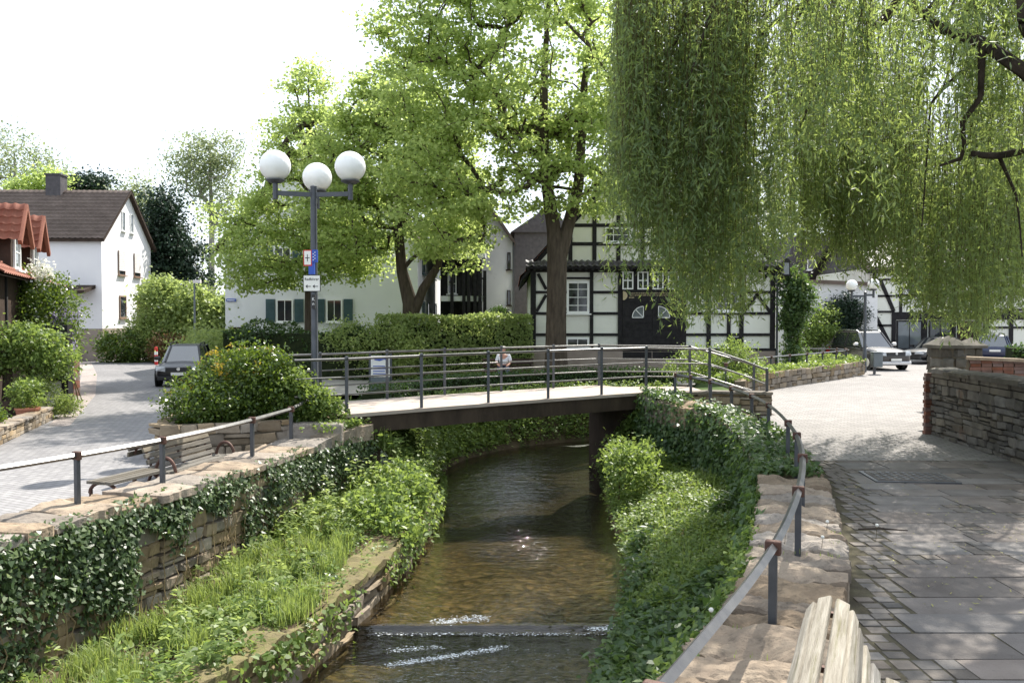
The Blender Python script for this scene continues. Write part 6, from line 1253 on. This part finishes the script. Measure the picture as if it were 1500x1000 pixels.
B, s_, f = between(LW, LE, LEDGE, lz, 2300, r, .02, .97, .12, .98); dn = .28 + .95 * snoise(B[:, :2], 1.5, 31) + np.where(s_ > .66, .45, 0); k_ = r.random(len(B)) < dn; B, s_, f = B[k_], s_[k_], f[k_]
h = (.06 + .2 * r.random(len(B)) ** 1.5) * (1 + np.clip((s_ - .55) * 5, 0, 1.8)) * (.6 + .6 * f); weeds('ledge_weeds', 'sunlit leafy weeds crowding the ledge below the ivy wall', B, h, 18, .075, .042, 'weedleaf', 801, spread=.06)
k_ = r.random(len(B)) < .14; weeds('ledge_nettles', 'taller nettles standing among the weeds of the ledge', B[k_], h[k_] * 1.5 + .12, 26, .10, .045, 'hedgeleaf', 807, spread=.05)
G = np.concatenate([c + r.normal(size=(int(k), 3)) * [.10, .14, 0] for c, k in [(between(LW, LE, LEDGE, lz, 1, r, .1, .95, .12, .97)[0][0], r.uniform(80, 340)) for _ in range(78)]]); grass('ledge_grass', 'tufts of bright grass on the ledge beside the stream', G, .26, 802, wd=.006, lean=.8)
B, s_, f = between(LW, LE, LEDGE, lz, 1500, r, .0, .5, .12, .75); k_ = r.random(len(B)) < np.clip(.2 + .9 * snoise(B[:, :2], 1.8, 36), 0, 1); grass('dry_stalks', 'dry brown stalks and dead stems at the foot of the ivy wall', B[k_], .3, 808, 'drygrass', .0045, 1.2)
B, s_, f = between(LW, LE, LEDGE, lz, 2600, r, .0, .9, .1, .6); k_ = r.random(len(B)) < np.clip(.15 + .95 * snoise(B[:, :2], 1.9, 37), 0, 1); o = leafobj('ledge_ivy', B[k_] + [0, 0, .05], .07, .065, 'ivyleaf', 803, None, nrm=np.array([0, 0, 1.2]), nj=.6, shape='ivy'); tag(o, 'dark ivy creeping over the ledge among the weeds', 'ivy', None, 'stuff')
n = 2600; s_ = r.random(n) * LE.L; z = -1.02 - np.abs(r.normal(size=n)) * .28; k_ = r.random(n) < np.clip(.2 + 1.1 * snoise(np.c_[s_, z], 1.6, 39) + np.where(s_ > 7.5, .45, 0), 0, 1); P = np.c_[LE.off(s_, .06 + r.random(n) * .14), z][k_]; T = LE.tan(s_)[k_]; o = leafobj('ledge_creeper', P, .08, .06, 'weedleaf', 804, None, nrm=np.c_[T[:, 1], -T[:, 0], np.full(len(T), .7)], nj=.6, shape='broad'); tag(o, 'green creepers hanging from the ledge wall to the water', 'creeper', None, 'stuff')
zA = lambda q: float(np.interp(q, [0, .5, 1], [-1.15, -.95, -.9])); zB = lambda q: -1.5
B, s_, f = between(RW, RE, zA, zB, 4200, r, .0, 1.0, .12, 1); B[:, 2] += .22 * np.sin(f * math.pi) ** .8; h = (.06 + .22 * r.random(len(B)) ** 1.5) * (1 + .6 * snoise(B[:, :2], 1.5, 41)); weeds('bank_weeds', 'dense leafy weeds on the shaded bank below the curved wall', B, h, 17, .07, .038, 'weedleaf', 805, spread=.07)
k_ = snoise(B[:, :2], 1.1, 44) > .12; weeds('bank_nettles', 'patches of dark nettles on the shaded bank', B[k_], h[k_] * 1.3 + .08, 16, .11, .05, 'ivyshade', 809, spread=.07)
B, s_, f = between(RW, RE, zA, zB, 5000, r, .1, 1.0, .2, .95); B[:, 2] += .22 * np.sin(f * math.pi) ** .8; k_ = r.random(len(B)) < np.clip(.15 + .8 * snoise(B[:, :2], 1.4, 43), 0, 1); grass('bank_grass', 'long grass among the weeds of the shaded bank', B[k_], .3, 806, wd=.007, lean=.8)
bush('stream_shrub', 'rounded sunlit green shrub overhanging the water before the bridge', 'shrub', (2.5, 16.8, -1.4), [(2.45, 17.2, -.75, .45, .8, .55), (2.6, 18.4, -.7, .45, .7, .5), (2.5, 19.7, -1.0, .4, .7, .5)], 140, 55, .12, .085, .05, 'weedleaf', 810, shell=.5, shape='broad')
bush('ledge_shrub', 'bright leafy clump leaning over the water from the ledge', 'shrub', (-1.9, 15, -1.1), [(-1.9, 15.4, -.8, .5, .9, .4), (-2.2, 14.4, -.8, .5, .7, .3), (-1.75, 13.6, -1.0, .3, .6, .3), (-2.3, 16.2, -.7, .5, .5, .4)], 140, 50, .11, .09, .055, 'weedleaf', 812, shell=.4, shape='broad')
B, s_, f = between(FL, FLE, lambda q: -.15, lambda q: -1.72, 2600, r, 0, .95); B[:, 2] += .35 * np.sin(f * math.pi); h = .2 + .3 * r.random(len(B)); weeds('far_bank_weeds', 'green weeds on the far bank seen under the bridge', B, h, 14, .10, .06, 'weedleaf', 815)
B, s_, f = between(FL, FLE, lambda q: -.15, lambda q: -1.72, 6000, r, 0, .9, 0, .6); B[:, 2] += .35 * np.sin(f * math.pi); grass('far_bank_grass', 'arching grass tufts on the far bank under the bridge', B, .45, 816, wd=.014)
B, s_, f = between(FR, FRE, lambda q: -.15, lambda q: -1.72, 1200, r, 0, .95); B[:, 2] += .3 * np.sin(f * math.pi); weeds('pier_weeds', 'weeds on the bank beside the dark bridge pier', B, .2 + .3 * r.random(len(B)), 14, .10, .06, 'weedleaf', 818)
n = 2500; B = np.c_[r.uniform(-3.4, -2.9, n), r.uniform(15.6, 16.9, n), np.zeros(n)]; s_ = r.uniform(LW.L - 1.9, LW.L, n); P = np.c_[LW.off(s_, -r.random(n) * .5 + .08), .28 + r.random(n) * .14 - .0]; k_ = r.random(n) < .25 + .5 * snoise(P[:, :2], 3, 51); o = leafobj('coping_ivy', P[k_], .07, .06, 'weedleaf', 820, None, nrm=np.array([0, 0, 1.0])); tag(o, 'pale creeper over the stones at the bridge end of the wall', 'creeper', None, 'stuff')
# grass and dandelion clocks on the right coping
r = np.random.default_rng(900); n = 900; s_ = r.uniform(2.5, RW.L * .5, n); g_ = np.round(s_ / .46) * .46 + r.normal(size=n) * .025; P = np.c_[RW.off(np.clip(g_, 0, RW.L), r.uniform(-.05, .8, n)), np.full(n, .10)]; k_ = r.random(n) < np.clip(.2 + .8 * snoise(P[:, :2], 2, 61), 0, 1); grass('coping_grass', 'small grass tufts in the joints of the coping stones', P[k_], .05, 901, wd=.003, lean=1.2)
n = 5200; s_ = r.uniform(1.6, RW.L * .42, n); k_ = r.random(n) < np.clip(.55 + .6 * snoise(np.c_[s_, s_ * 0], 2.4, 63), .1, 1); s_ = s_[k_]; P = np.c_[RW.off(s_, -.05 - np.abs(r.normal(size=len(s_))) * .10), .10 - np.abs(r.normal(size=len(s_))) * .22]; o = leafobj('edge_creeper', P, .06, .045, 'weedleaf', 903, None, nrm=np.array([-.5, 0, .8]), nj=.5, shape='broad'); tag(o, 'bright creeping leaves along the stream edge of the coping', 'creeper', None, 'stuff')
for k, (x, y, z, h) in enumerate(((3.3, 8.9, .12, .12), (3.95, 9.2, .0, .13), (3.05, 8.35, .12, .10), (2.75, 8.55, .1, .16), (1.45, 6.2, .1, .14), (3.35, 9.9, .12, .12))):
    t = thing('dandelion', ['white dandelion clock beside a railing post on the coping', 'white dandelion clock at the edge of the paved path', 'small dandelion clock on the coping near the bend of the railing', 'dandelion clock at the stream edge of the coping', 'dandelion clock beside the sloping rail in the foreground', 'dandelion clock farthest along the coping stones'][k], 'dandelion', (x, y, z), 'dandelion clocks on the wall')
    m = MB(); m.tube([(x, y, z - .02), (x + .01, y, z + h)], .0025, 5); m.obj('stem', 'twig', t); m = MB(); m.lathe([(max(1e-4, .018 * math.sin(a)), -.018 * math.cos(a)) for a in np.linspace(.05, 3.09, 8)], (x + .01, y, z + h + .02), 12); m.obj('seed_head', 'puff', t, smooth=True)
